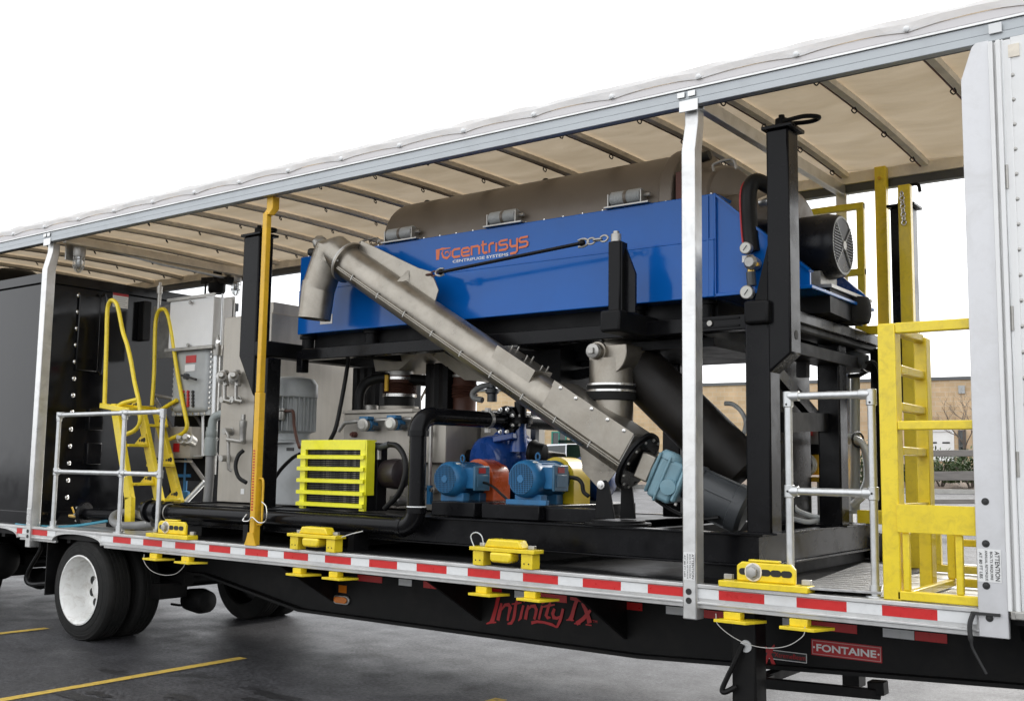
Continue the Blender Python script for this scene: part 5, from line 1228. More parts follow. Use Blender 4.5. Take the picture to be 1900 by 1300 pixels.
# ---- beige tank with pipework (behind the left post)
TA = thing('polymer_tank', 'tall stainless tank with valves and pipe stubs behind the left black post', 'tank', (-7.9, 1.3, 1.27))
xa = A(412, 700, .80).x; xb_ = A(500, 700, .80).x; za = A(430, 588, .80).z
MB().box(xa, xb_, .80, 1.86, 1.28, za).build('body', M['steelf'], TA, bevel=.006)
MB().box(xa+.15, xb_-.1, .9, 1.5, za, za+.12).build('lid_box', M['steelf'], TA, bevel=.006)
a = A(497,575,1.2); lat('filler_neck', (a.x-.1,1.2,za), (0,0,1), [(0,.09),(.2,.09),(.21,.07),(.26,.07)], M['dgrey'], TA, 16)
tubeo('roof_pipe', [A(505,590,1.3), A(507,577,1.3), A(528,578,1.3), A(533,594,1.3)], .02, M['blackm'], TA, 8, 4)
def stub(u, v, dy=.09, r=.03): 
    c = A(u, v, .80); lat('pipe_stub', (c.x,.80,c.z), (0,-1,0), [(0,r*1.3),(.01,r*1.3),(.012,r),(dy,r)], M['zinc'], TA, 12); return V((c.x, .80-dy, c.z))
for u, v in ((425,742),(444,742),(424,850),(430,800)): stub(u, v)
for u in (412, 434): lat('valve_actuator', A(u,700,.70), (.6,-.6,.2), [(-.09,.025),(-.06,.03),(-.055,.05),(-.03,.052),(-.02,.036),(.02,.036),(.025,.05),(.04,.05),(.05,.03),(.09,.022)], M['zinc'], TA, 12); lat('valve_neck', A(u+6,706,.74), (-.3,0,1), [(-.05,.03),(.06,.03),(.061,.045),(.09,.045)], M['zinc'], TA, 10)
for u in (417, 438): tubeo('drop_line', [A(u,715,.72), A(u,742,.72), A(u+12,745,.72)], .018, M['zinc'], TA, 8)
tubeo('sample_line', [A(420,800,.72), A(424,808,.72), A(424,870,.72), A(430,873,.74)], .016, M['zinc'], TA, 8)
tubeo('sample_line', [A(422,815,.70), A(455,820,.7)], .02, M['zinc'], TA, 8)
lat('filter_bowl', A(450,818,.68), (0,0,1), [(0,.03),(.12,.032),(.13,.036),(.18,.036),(.19,.02),(.24,.02)], M['zinc'], TA, 12)
tubeo('black_hose', [A(452,835,.66), A(442,845,.62), A(437,865,.6), A(443,885,.6), A(457,895,.62)], .018, M['hose'], TA, 8, 5)
MB().box(A(447,912,.80).x, A(453,912,.80).x, .797, .80, A(447,916,.8).z, A(447,906,.8).z).build('tag_plate', M['wprint'], TA)
lat('side_box', A(436,630,.78), (0,0,1), [(0,.0)], M['steelf'], TA, 4) if False else None

# ---- hydraulic power unit: vertical grey motor on a cabinet
HP = thing('hydraulic_unit', 'grey vertical finned motor with domed cowl standing on a grey cabinet', 'hydraulic unit', (-6.95, .85, 1.28))
hy = .85; hc_ = A(542, 760, hy); hr = (A(577,760,hy).x-A(508,760,hy).x)/2*.88
zt_, zm, zb_, zc_ = A(542,698,hy).z, A(542,737,hy).z, A(542,800,hy).z, A(542,822,hy).z
vm = lat('motor_body', (hc_.x,hy,zb_), (0,0,1), [(0,hr*.85),(zm-zb_,hr*.85)], M['grey'], HP, 28)
for k in range(28):
    t = 2*math.pi*k/28; u = V((math.cos(t), math.sin(t), 0)); o0 = V((hc_.x, hy, 0))
    if k == 0: MB().bar(o0+u*hr*.9+V((0,0,zb_)), o0+u*hr*.9+V((0,0,zm)), .009, hr*.2, up=u).build('cooling_fin', M['grey'], vm)
    else: MB().bar(o0+u*hr*.9+V((0,0,zb_)), o0+u*hr*.9+V((0,0,zm)), .009, hr*.2, up=u).build('cooling_fin', M['grey'], vm)
lat('cowl', (hc_.x,hy,zm-.01), (0,0,1), [(0,hr*.98),(.01,hr*1.03),((zt_-zm)*.65,hr*1.03),((zt_-zm)*.9,hr*.88),(zt_-zm,hr*.6),(zt_-zm+.01,.01)], M['grey'], HP, 32)
lat('motor_flange', (hc_.x,hy,zc_), (0,0,1), [(0,hr*1.05),(.02,hr*1.05),(.03,hr*.75),(zb_-zc_-.02,hr*.75),(zb_-zc_,hr*.95)], M['grey'], HP, 28)
MB().box(hc_.x-.10, hc_.x+.06, hy-hr-.07, hy-hr+.03, zb_-.0, zb_+.12).build('terminal_box', M['grey'], HP, bevel=.008)
MB().box(A(499,900,.72).x, A(577,900,.72).x, .72, 1.02, 1.28, zc_).build('cabinet', M['grey'], HP, bevel=.012)
tubeo('hydraulic_pipe', [A(512,762,.66), A(535,762,.66), A(544,764,.66), A(546,790,.66), A(551,815,.6), A(556,830,.5)], .014, M['bpanel'], HP, 8, 4)
lat('hydraulic_valve', A(523,768,.66), (0,0,1), [(-.05,.03),(-.02,.035),(.02,.035),(.03,.05),(.05,.05)], M['zinc'], HP, 12)
tubeo('return_hose', [A(502,900,.60), A(520,872,.58), A(542,850,.52), A(556,842,.46)], .016, M['hose'], HP, 8, 5)
p, q_ = A(532,830,.718), A(545,836,.718); MB().box(p.x, q_.x, .715, .72, q_.z, p.z).build('label_plate', M['kprint'], HP)

# ---- oil cooler with yellow slatted guard
OC = thing('oil_cooler', 'bright yellow slatted oil cooler grille standing on the skid edge', 'oil cooler', (-6.1, .4, 1.28))
oy = .36; pa, pb = A(559,816,oy), A(675,940,oy); OX0, OX1, OZ0, OZ1 = pa.x, pb.x, 1.285, pa.z
fr = MB(); fr.box(OX0, OX1, oy, oy+.03, OZ1-.075, OZ1); fr.box(OX0, OX0+.055, oy, oy+.03, OZ0, OZ1-.075); fr.box(OX1-.055, OX1, oy, oy+.03, OZ0, OZ1-.075)
fr.build('guard_frame', M['lemon'], OC, bevel=.003)
MB().box(OX1, OX1+.012, oy+.002, oy+.095, OZ0+.12, OZ1).build('side_guard', M['lemon'], OC, bevel=.003); MB().box(OX0, OX1, oy+.03, oy+.12, OZ1-.012, OZ1).build('top_guard', M['lemon'], OC)
for k in range(5):
    z = OZ1-.135-k*.093
    if k == 0: slt = MB().prism([(OX0-.018,oy-.022,z-.015),(OX0-.018,oy-.001,z-.011),(OX0-.018,oy-.001,z+.017),(OX0-.018,oy-.022,z+.012)], (OX1-OX0+.02,0,0)).build('slat', M['lemon'], OC); zr = z
    else: share(slt, OC, (0,0,z-zr))
MB().box(OX0+.01, OX1-.01, oy+.05, oy+.13, OZ0, OZ1-.02).build('core', M['blackm'], OC)
cf = None
for k in range(34):
    z = OZ0+.02+k*.0148
    if z > OZ1-.08: break
    if cf is None: cf = MB().box(OX0+.055, OX1-.055, oy+.030, oy+.05, z, z+.006).build('core_fin', mat('cooler_fin', (.05,.05,.048), .4, metal=.6, var=.9, scale=30, dirt=(.4,.38,.34), dscale=20, damt=.7), OC); zr = z
    else: share(cf, OC, (0,0,z-zr))
MB().box(OX0+.01, OX1+.008, oy+.13, oy+.24, OZ0, OZ1-.02).build('fan_shroud', M['blackm'], OC, bevel=.006)
zc = A(702,878,.6).z; lat('fan_motor', (OX1-.0,.60,zc), (1,0,.0), [(0,.11),(.1,.12),(.16,.115),(.18,.08),(.185,.0)], mat('fan_motor_dark', (.03,.022,.022), .4), OC, 24)
tubeo('port_fitting', [A(690,825,.5), A(705,830,.5), A(722,824,.5)], .026, M['dgrey'], OC, 10); tubeo('drain_cock', [A(703,832,.5), A(703,852,.5)], .018, M['zinc'], OC, 8)
tubeo('oil_hose', [A(722,824,.5), A(738,828,.46), A(751,850,.42), A(752,880,.4), A(740,915,.4), A(714,943,.42)], .022, M['hose'], OC, 10, 6)

# ---- dosing tank and steel cabinets in the middle
TB = thing('steel_tank', 'low stainless tank with two blue pressure transmitters behind the black pipe', 'tank', (-6.1, 1.3, 1.28))
by = 1.0; p, q_ = A(638,780,by), A(828,775,by); zt_ = A(700,766,by).z; zl = A(760,858,by).z
MB().box(p.x, q_.x, by, 1.9, zl, zt_).build('body', M['steelf'], TB, bevel=.008); MB().box(p.x-.0, q_.x-.35, by-.02, 1.9, zt_, zt_+.03).build('top_plate', M['steelf'], TB, bevel=.004)
MB().box(p.x+.05, q_.x-.02, by+.05, 1.85, 1.28, zl-.006).build('lower_cabinet', M['steelf'], TB, bevel=.006)
MB().box(q_.x+.02, A(936,800,1.42).x, 1.42, 2.0, 1.28, zt_+.03).build('rear_cabinet', M['steelf'], TB, bevel=.008)
tubeo('transmitter_pipe', [A(628,800,.9), A(640,784,.92), A(665,781,.93), A(745,777,.95), A(765,777,.95)], .018, M['zinc'], TB, 8)
for u, v in ((680,788),(731,786)):
    c = A(u, v, .88); tr = lat('transmitter', c, (.15,-1,-.05), [(-.10,.035),(-.09,.055),(.0,.055),(.005,.05)], M['pblue'], TB, 18)
    lat('transmitter_cap', c+V((.002,-.02,0)), (.15,-1,-.05), [(0,.055),(.035,.055),(.04,.045)], M['zinc'], tr, 18)
    lat('display', c+V((.006,-.062,0)), (.15,-1,-.05), [(0,.035),(.002,.035)], M['dial'] if u > 700 else M['zinc'], tr, 14)
    MB().box(c.x-.05, c.x+.05, .84, .92, c.z+.04, c.z+.07).build('blue_cap', M['pblue'], tr, bevel=.006)
    MB().tube([c+V((.05,.02,-.02)), A(u+22, v+6, .97)], .02, 8).build('stem', M['dgrey'], tr)
for u, v in ((660,806),(797,803),(797,905),(808,908)): c = A(u, v, by); lat('tank_stub', (c.x,by+.02,c.z), (0,-1,0), [(0,.025),(.06,.025),(.062,.015),(.08,.015)], M['rustp'] if u < 700 else M['zinc'], TB, 10)
tubeo('sensor_pipe', [A(800,778,.96), A(799,830,.96), A(797,900,.96), A(797,935,.96)], .016, M['zinc'], TB, 8)
MB().box(A(793,925,.95).x, A(800,925,.95).x, .94, .97, A(797,935,.95).z, A(797,900,.95).z).build('blue_tag', M['pblue'], TB)
c = A(742,928,.85); lat('camlock', c, (-.6,-.8,0), [(-.05,.04),(.0,.045),(.01,.05),(.03,.05),(.035,.04),(.08,.04)], M['zinc'], TB, 14)
zf = zt_+.03
c = A(683,764,1.2); lat('tank_collar', (c.x,1.2,zf), (0,0,1), [(0,.09),(.05,.09),(.055,.075)], M['zinc'], TB, 20)
HO = thing('feed_boot', 'ribbed brown rubber boot between the steel hopper and the low tank', 'boot', A(743,740,1.3))
bx_ = A(741,740,1.3).x; z0_, z1_ = zf, A(741,698,1.3).z
pr = [(0,.155),(.05,.155),(.055,.13),(.14,.13)]; n = 7; zz = .15
for k in range(n): pr += [(zz+k*.02,.135),(zz+k*.02+.01,.155),(zz+k*.02+.019,.135)]
pr = [(t*(z1_-z0_)/.36, r_) for t, r_ in pr]+[((z1_-z0_)*.86,.14),((z1_-z0_)*1.0,.14)]
lat('boot', (bx_,1.3,z0_), (0,0,1), pr[4:], M['bpanel'], HO, 28); lat('collar', (bx_,1.3,z0_-.002), (0,0,1), [(0,.17),(.05*(z1_-z0_)/.36,.17),(.051*(z1_-z0_)/.36,.14)], M['steelf'], HO, 28)
lat('lower_sleeve', (bx_,1.3,z0_+.05*(z1_-z0_)/.36), (0,0,1), [(0,.132),(.09*(z1_-z0_)/.36,.132)], M['rubber'], HO, 28)
for f in (.40, .88): lat('hose_clamp', (bx_,1.3,z0_+(z1_-z0_)*f), (0,0,1), [(0,.14),(.001,.150),(.024,.150),(.025,.14)], M['chrome'], HO, 28)
MB().box(bx_-.02, bx_+.015, 1.13, 1.145, z1_-.14, z1_-.0).build('yellow_lever', M['amberp'], HO)
a, b = A(705,656,1.2), A(800,655,1.2); zc = A(730,688,1.2).z
h_ = MB().add([V((a.x,1.1,t0.z+.0)), V((b.x,1.1,t0.z)), V((b.x,1.7,t0.z)), V((a.x,1.7,t0.z)), V((a.x+.0,1.15,zc)), V((b.x-.32,1.15,zc)), V((b.x-.32,1.6,zc)), V((a.x,1.6,zc))], [(0,3,2,1),(4,5,6,7),(0,1,5,4),(1,2,6,5),(2,3,7,6),(3,0,4,7)])
h_.build('hopper', M['steelf'], HO); lat('spigot', (bx_,1.3,z1_-.005), (0,0,1), [(0,.125),(zc-z1_+.01,.125)], M['zinc'], HO, 24)
a = A(706,628,FY+.25); b = A(763,618,FY+.25); MB().box(a.x, b.x, FY+.25, FY+.30, a.z-.02, b.z+.005).build('chute_flange', M['steelf'], HO)
tubeo('black_riser', [A(666,764,1.05), A(668,730,1.05), A(680,710,1.1), A(700,702,1.15), A(724,700,1.2)], .045, M['hose'], HO, 12, 6)
tubeo('cross_pipe', [A(758,704,1.3), A(790,706,1.4)], .05, M['blackm'], HO, 12)
BO2 = thing('rear_boot', 'second dark rubber boot under the steel hopper, nearer the blue valve', 'boot', A(862,720,1.5))
bx2 = A(862,720,1.5).x; zq = A(862,745,1.5).z; zp_ = A(862,690,1.5).z
lat('boot', (bx2,1.5,zq-.1), (0,0,1), [(0,.10),(.12,.10)]+[q for k in range(5) for q in ((.13+k*.022,.105),(.14+k*.022,.122))]+[(.25,.105),(zp_-zq+.1,.1)], M['bpanel'], BO2, 24)
lat('clamp', (bx2,1.5,zp_-.05), (0,0,1), [(0,.11),(.001,.115),(.024,.115),(.025,.1)], M['zinc'], BO2, 24)
MB().add([V(p) for p in (A(795,655,1.3), A(815,648,1.3), A(910,705,1.4), A(862,705,1.4))]+[V(p)+V((0,.3,0)) for p in (A(795,655,1.3), A(815,648,1.3), A(910,705,1.4), A(862,705,1.4))], [(0,3,2,1),(4,5,6,7),(0,1,5,4),(1,2,6,5),(2,3,7,6),(3,0,4,7)]).build('steel_chute', M['steelf'], BO2)
for i, (u, dy) in enumerate(((655,0),(667,.02),(790,.3),(803,.3),(815,.32))):
    pass
tubeo('black_cable', [A(648,660,.9), A(638,720,.85), A(624,790,.8), A(612,818,.7)], .018, M['hose'], HP, 8, 5)

# ---- big black discharge pipe along the skid edge
BP = thing('discharge_pipe', 'thick glossy black pipe running along the skid then rising and turning inwards', 'pipe', A(560,965,.2))
pr_ = .062; pyy = .20
pL, pR = A(318,958,pyy), A(752,972,pyy); pR.z = pL.z = (pL.z+pR.z)/2+.01
vX = A(774,880,pyy).x; zt_ = A(775,768,pyy).z-.01
pipe = MB().cyl(pL, (vX-.13, pyy, pR.z), pr_, 28).build('lower_pipe', M['black'], BP)
def elbow(c, d0, d1, R_, r, name): 
    d0 = V(d0); d1 = V(d1); n = 10; pts = [V(c)-d0*R_+d0*0]; 
    for k in range(n+1):
        t = math.pi/2*k/n; pts.append(V(c)-d0*R_+d0*R_*math.sin(t)+d1*R_*(1-math.cos(t)))
    return MB().tube(pts[1:], r, 28).build(name, M['black'], BP)
elbow((vX,pyy,pR.z), (1,0,0), (0,0,1), .13, pr_*1.12, 'elbow'); lat('elbow_collar', (vX-.15,pyy,pR.z), (1,0,0), [(0,pr_*1.1),(.001,pr_*1.2),(.04,pr_*1.2),(.041,pr_*1.1)], M['black'], BP, 28)
lat('elbow_collar', (vX,pyy,pR.z+.10), (0,0,1), [(0,pr_*1.1),(.001,pr_*1.2),(.04,pr_*1.2),(.041,pr_*1.1)], M['black'], BP, 28)
lat('pipe_seal', (vX,pyy,pR.z+.142), (0,0,1), [(0,pr_*1.0),(.001,pr_*1.14),(.008,pr_*1.12),(.009,pr_)], M['wtape'], BP, 28)
MB().cyl((vX,pyy,pR.z+.13), (vX,pyy,zt_-.13), pr_, 28).build('riser', M['black'], BP)
elbow((vX,pyy,zt_), (0,0,1), (.12,.993,0), .13, pr_*1.12, 'elbow'); lat('elbow_collar', (vX,pyy,zt_-.15), (0,0,1), [(0,pr_*1.1),(.001,pr_*1.22),(.04,pr_*1.22),(.041,pr_*1.1)], M['black'], BP, 28)
pe = V((vX+.09, pyy+.92, zt_)); MB().cyl((vX+.012, pyy+.12, zt_), pe, pr_, 28).build('upper_pipe', M['black'], BP)
cdir = (pe-V((vX+.012,pyy+.12,zt_))).normalized(); cc = pe-cdir*.2
lat('pipe_clamp', cc-cdir*.015, cdir, [(0,pr_),(.001,pr_*1.12),(.03,pr_*1.12),(.031,pr_)], M['zinc'], BP, 24)
for dz in (.075, -.085): MB().bar(cc+V((0,-.02,dz)), cc+V((0,.02,dz)), .03, .03).build('clamp_lug', M['zinc'], BP)
for k_ in (0, .034): lat('pipe_flange', pe+cdir*k_, cdir, [(0,.118),(.026,.118)], M['black'], BP, 30)
for k in range(8):
    t = 2*math.pi*(k+.5)/8; w = cdir.cross(V((0,0,1))); p = pe-cdir*.004+(V((0,0,1))*math.cos(t)+w*math.sin(t))*.094
    if k == 0: q0 = p; fbo = lat('flange_bolt', p, -cdir, [(0,.018),(.014,.018),(.015,.011),(.03,.011)], M['chrome'], BP, 6)
    else: share(fbo, BP, p-q0)
MB().cyl(pe+cdir*.06, pe+cdir*.75, pr_*.9, 20).build('far_pipe', M['black'], BP)
lat('reducer', pL+V((-.32,0,0)), (1,0,0), [(0,.10),(.03,.10),(.031,.075),(.08,.075),(.09,.095),(.16,.095),(.17,.07),(.2,.085),(.27,.085),(.28,.07),(.33,.065)], M['black'], BP, 28)
tubeo('clamp_band', [pL+V((-.03,math.cos(t)*.07,math.sin(t)*.07)) for t in [2*math.pi*k/20 for k in range(20)]], .006, M['zinc'], BP, 6)
MB().cyl(pL+V((-.6,.12,.02)), pL+V((-.3,.05,0)), .05, 20).build('rear_pipe', M['black'], BP)
for x in (-6.9, -5.7): MB().box(x-.03, x+.03, pyy-.06, pyy+.1, 1.003, pL.z-pr_+.005).build('pipe_support', M['blackm'], BP)
# second pipe with blind flange by the container
FP = thing('flanged_pipe', 'black flanged pipe end with brass drain valve beside the black container', 'pipe', A(150,950,.5))
c = A(152,953,.42); fd = (A(300,948,.75)-c).normalized(); fd.z = 0; fd.normalize()
lat('blind_flange', c, fd, [(-.012,.085),(.012,.115),(.03,.115),(.034,.115),(.05,.115),(.052,.055)], M['black'], FP, 30)
MB().cyl(c+fd*.05, c+fd*1.15, .058, 24).build('pipe', M['black'], FP)
for k in range(8):
    t = 2*math.pi*k/8; w = fd.cross(V((0,0,1))); p = c-fd*.004+(V((0,0,1))*math.cos(t)+w*math.sin(t))*.09
    MB().cyl(p, p-fd*.016, .013, 6).build('flange_bolt', M['zinc'], FP)
a = A(139,957,.36); lat('drain_valve', a, (-.6,-.8,.1), [(-.06,.016),(.0,.018),(.03,.018),(.06,.012)], M['brass'], FP, 10); MB().bar(a+V((0,0,.01)), a+V((-.03,-.02,.09)), .014, .012).build('valve_lever', M['amberp'], FP)
lat('branch_valve', A(240,948,.62), (0,0,1), [(0,.03),(.08,.03),(.09,.045),(.12,.045)], M['zinc'], FP, 10)
for u in (205,): MB().box(c.x+.3, c.x+.36, .50, .62, 1.0, c.z-.05).build('pipe_support', M['blackm'], FP)
GH = thing('grey_hose', 'coiled grey hose lying on the deck at the foot of the yellow ladder', 'hose', A(250,965,.3))
tubeo('hose', [A(285,970,.22), A(255,974,.2), A(222,974,.2), A(209,965,.25), A(215,953,.4), A(240,950,.5), A(268,958,.45)], .035, M['ghose'], GH, 12, 6)
lat('hose_clamp', A(276,970,.22), (1,-.1,0), [(0,.036),(.001,.041),(.02,.041),(.021,.036)], M['zinc'], GH, 16)
MB().box(A(230,960,.5).x, A(268,960,.5).x, .42, .62, 1.0, 1.02).build('drip_plate', M['plate'], GH)
BF = thing('blue_film', 'strip of bright blue film lying under the edge of the black container', 'film', (-9.6, .15, 1.0))
tubeo('film', [A(30,972,.09), A(90,977,.12), A(140,975,.3), A(200,966,.5)], .014, M['tarpblue'], BF, 6, 4)

# ---- pumps: blue motors with coloured coupling guards
def pump(cx, cz, y0, guard, label, body, R_=.13, go=.36):
    t = thing('pump', label, 'pump', (cx, y0, 1.28), 'blue motor pumps on the skid')
    ax = V((.04, 1, 0)).normalized(); o = V((cx, y0, cz))
    mo = lat('motor', o, ax, [(0,R_*.62),(.0,R_*.80),(.02,R_*.95),(.06,R_*1.0),(.12,R_*1.0),(.14,R_*.92),(.36,R_*.92),(.37,R_*.99),(.40,R_*.99),(.41,R_*.5)], M['pblue'], t, 36)
    lat('fan_recess', o-ax*.001, ax, [(0,R_*.80),(.001,R_*.80)], M['dark'], mo, 30)
    g = MB()
    for k in range(-7, 8):
        d = k*R_*.105; hw = math.sqrt(max(0,(R_*.8)**2-d*d)); g.box(cx-hw, cx+hw, y0-.006, y0-.002, cz+d-.0022, cz+d+.0022); g.box(cx+d-.0022, cx+d+.0022, y0-.010, y0-.006, cz-hw, cz+hw)
    g.build('fan_grille', M['pblue'], mo, kind='stuff'); lat('fan_hub', o-ax*.012, ax, [(0,R_*.2),(.01,R_*.2)], M['pblue'], mo, 16)
    for k in range(-3, 4):
        MB().bar(o+V((R_*.93*math.cos(k*.3+1.57), .15, R_*.93*math.sin(k*.3+1.57))), o+V((R_*.93*math.cos(k*.3+1.57), .35, R_*.93*math.sin(k*.3+1.57))), .006, .016, up=(math.cos(k*.3+1.57),0,math.sin(k*.3+1.57))).build('cooling_fin', M['pblue'], mo)
    bx = MB().box(cx+R_*.70, cx+R_*1.5, y0+.10, y0+.25, cz-.07, cz+.085).build('terminal_box', M['pblue'], mo, bevel=.008)
    MB().box(cx+R_*1.5, cx+R_*1.5+.022, y0+.085, y0+.265, cz-.085, cz+.10).build('box_lid', mat('lid_blue_grey', (.05,.15,.25), .4) if 'lid_blue_grey' not in bpy.data.materials else bpy.data.materials['lid_blue_grey'], bx, bevel=.008)
    MB().box(cx+R_*1.5+.022, cx+R_*1.5+.025, y0+.13, y0+.21, cz+.045, cz+.085).build('red_sticker', M['redp'], bx)
    MB().box(cx+R_*1.5+.022, cx+R_*1.5+.026, y0+.11, y0+.24, cz-.055, cz+.03).build('raised_panel', bpy.data.materials['lid_blue_grey'], bx, bevel=.003)
    a_ = o+V((R_*.5, .07, R_*.86)); MB().sph(a_, .022, 10, 6, (1,1,.4)).build('oval_sticker', M['dial'], mo)
    MB().tube([o+V((.018*math.cos(q), .2, R_*.95+.03+.026*math.sin(q))) for q in [2*math.pi*k/14 for k in range(14)]], .007, 6, closed=True).build('lifting_eye', M['pblue'], mo)
    for y in (.08, .28): MB().box(cx-R_*.85, cx+R_*.85, y0+y, y0+y+.08, cz-R_-.055, cz-R_*.8).build('motor_foot', M['pblue'], mo, bevel=.006)
    GR = R_*1.18; gp = [(cx+.02+GR*math.cos(q), y0+go, cz+GR*math.sin(q)) for q in [math.pi*k/18 for k in range(19)]]+[(cx+.02-GR, y0+go, cz-R_-.05), (cx+.02+GR, y0+go, cz-R_-.05)]
    MB().prism(gp, (.0,.22,0)).build('coupling_guard', guard, t, bevel=.004)
    lat('pump_neck', o+ax*.66, ax, [(0,R_*.9),(.05,R_*.95),(.10,R_*1.25),(.30,R_*1.3),(.36,R_*1.0),(.42,R_*.7)], M['dblue'], t, 28)
    MB().box(cx-R_*1.1, cx+R_*1.3, y0+.05, y0+1.05, 1.38, cz-R_-.05).build('base_plate', M['blackm'], t, bevel=.006)
    return t, o, ax
o1 = A(826,888,.56); t1_, _, _ = pump(o1.x, o1.z-.0, .56, M['orange'], 'blue electric motor pump with a red orange coupling guard', 'b')
o2 = A(967,888,.54); t2, _, _ = pump(o2.x, o2.z-.0, .54, M['amberp'] if False else mat('guard_mustard', (.78,.56,.02), .35, var=.06, coat=.3), 'blue electric motor pump with a mustard yellow coupling guard', 'b', R_=.135, go=.40)
MB().box(o2.x-.15, o2.x+.2, .56, .60, o2.z-.20, o2.z-.145).build('blue_foot_rail', M['pblue'], t2, bevel=.004)
for (u0, u1, y, zt3_) in ((800, 880, .42, 1.385), (893, 1000, .40, 1.385)):
    a, b = A(u0, 950, y), A(u1, 950, y)
    MB().box(a.x, b.x+(.0 if u0 < 850 else .0), y, y+1.3, 1.279, zt3_-.004*(u0 > 850)).build('pump_plinth', M['black'], SK, bevel=.008)
a = A(1001, 950, .40); MB().box(a.x+.006, A(1105,945,.46).x, .46, .60, 1.279, 1.37).build('plinth_beam', M['black'], SK, bevel=.006)
c1_ = V((o1.x+.3, .80, o1.z-.0))
lat('cable_gland', A(873,892,.74), (1,.1,0), [(0,.02),(.10,.02),(.101,.012)], M['dgrey'], t1_, 10)
tubeo('motor_cable', [A(893,894,.74), A(905,897,.74), A(918,905,.72), A(930,916,.70), A(940,925,.7)], .010, M['hose'], t1_, 8, 5)
tubeo('motor_cable', [A(1058,885,.74), A(1072,888,.74), A(1080,897,.74), A(1083,912,.74), A(1092,920,.74)], .015, M['hose'], t2, 8, 5)
# blue grinder with valve between the pumps
GB = thing('blue_grinder', 'dark blue cast pump body with valve levers under the black flange', 'pump', A(930,840,1.25))
g0 = A(905,855,1.15); g1 = A(965,845,1.5); gd = (g1-g0).normalized()
lat('body', g0-gd*.05, gd, [(0,.16),(.03,.19),(.10,.20),(.24,.20),(.25,.23),(.29,.23),(.30,.2),(.42,.19),(.5,.12)], M['dblue'], GB, 28)
for (u, v0, v1, rr_, m_) in ((963,838,786,.055,'dblue'),(934,850,800,.045,'dblue')):
    a, b = A(u, v0, 1.2), A(u, v1, 1.2); lat('neck', a, (0,0,1), [(0,rr_*1.3),((b.z-a.z)*.8,rr_),((b.z-a.z),rr_)], M[m_], GB, 18)
a = A(965,786,1.2); fl = lat('neck_flange', a, (0,0,1), [(0,.10),(.025,.10),(.026,.098),(.05,.10),(.051,.05)], M['black'], GB, 24)
for q in range(6): MB().cyl(a+V((.082*math.cos(q+.3),.082*math.sin(q+.3),-.02)), a+V((.082*math.cos(q+.3),.082*math.sin(q+.3),.07)), .009, 6).build('stud', M['chrome'], fl)
MB().cyl(A(966,780,1.2), A(966,745,1.2), .05, 16).build('pipe', M['black'], GB)
MB().tube(spline([A(933,812,1.1), A(934,798,1.1), A(932,793,1.1), A(920,792,1.1)], 3), .014, 8).build('lever', M['dblue'], GB)
MB().bar(A(918,815,1.1), A(955,808,1.1), .06, .05).build('valve_bonnet', M['dblue'], GB, bevel=.008)
lat('suction_pipe', A(864,846,1.3), (1,-.05,.03), [(0,.055),(.12,.055),(.121,.07),(.3,.07)], M['blackm'], GB, 18)
lat('outlet', A(985,838,1.2), (1,.2,-.1), [(0,.09),(.03,.1),(.06,.08),(.12,.07),(.13,.04)], M['blackm'], GB, 18); MB().cyl(A(1000,845,1.3), A(1045,852,1.5), .05, 16).build('steel_pipe', M['steel'], GB)
tubeo('flex_hose', [A(895,742,1.1), A(880,738,1.1), A(878,728,1.1), A(893,717,1.1), A(914,714,1.15)], .024, M['ghose'], GB, 10, 6)
lat('air_valve', A(913,745,1.15), (0,0,1), [(0,.04),(.06,.04),(.07,.055),(.1,.055),(.11,.03),(.16,.03)], M['dgrey'], GB, 12)
GN = thing('green_pump', 'dark green upright pump head with square flange under the steel conveyor', 'pump', A(1068,840,1.5))
a, b = A(1050,862,1.5), A(1080,862,1.5); zt_ = A(1065,824,1.5).z
MB().box(a.x, b.x, 1.5, 1.72, 1.3, zt_).build('body', M['green'], GN, bevel=.01); MB().box(a.x-.05, b.x+.03, 1.46, 1.76, zt_+.01, zt_+.035).build('flange', M['green'], GN, bevel=.006); lat('cap', ((a.x+b.x)/2,1.6,zt_+.03), (0,0,1), [(0,.09),(.05,.09),(.06,.05)], M['green'], GN, 18)
UP = thing('upright_post', 'slim dark upright strut standing behind the blue valve', 'strut', A(994,800,1.6))
MB().bar(V((A(993,800,1.6).x,1.6,1.28)), A(993,700,1.6), .05, .05).build('post', M['dgrey'], UP)

# ---- gauges and hose at the centrifuge's feed end
GA = thing('gauge_cluster', 'two round dial gauges on brass fittings beside the tall right post', 'gauge', A(1388,500,.5))
for u, v, rr_ in ((1383.5,460,.037),(1385.5,542,.042)):
    c = A(u, v, .50); g = lat('gauge_case', c, (.1,-1,-.05), [(-.035,rr_),(.0,rr_),(.004,rr_*1.02),(.008,rr_*.92)], M['zinc'], GA, 24)
    lat('dial', c+V((0,-.004,0)), (.1,-1,-.05), [(0,rr_*.88),(.005,rr_*.88)], M['dial'], g, 24); MB().bar(c+V((-.012,-.012,-.016)), c+V((.012,-.012,.014)), .004, .003).build('needle', M['kprint'], g)
tubeo('brass_tee', [A(1391,475,.56), A(1394,500,.56), A(1394,520,.56)], .026, M['brass'], GA, 10); lat('valve', A(1396,488,.55), (0,-1,0), [(-.05,.04),(.03,.045),(.05,.03)], M['zinc'], GA, 12)
MB().bar(A(1384,494,.53), A(1408,490,.53), .02, .02).build('lever', M['amberp'], GA); tubeo('lower_fitting', [A(1393,505,.56), A(1395,530,.56)], .03, M['dgrey'], GA, 10)
MB().bar(A(1383,475,.54), A(1383,487,.54), .03, .03).build('switch', M['wprint'], GA)
FHs = thing('feed_hose', 'thick black hose with a red stripe arching over beside the tall right post', 'hose', A(1395,400,.62))
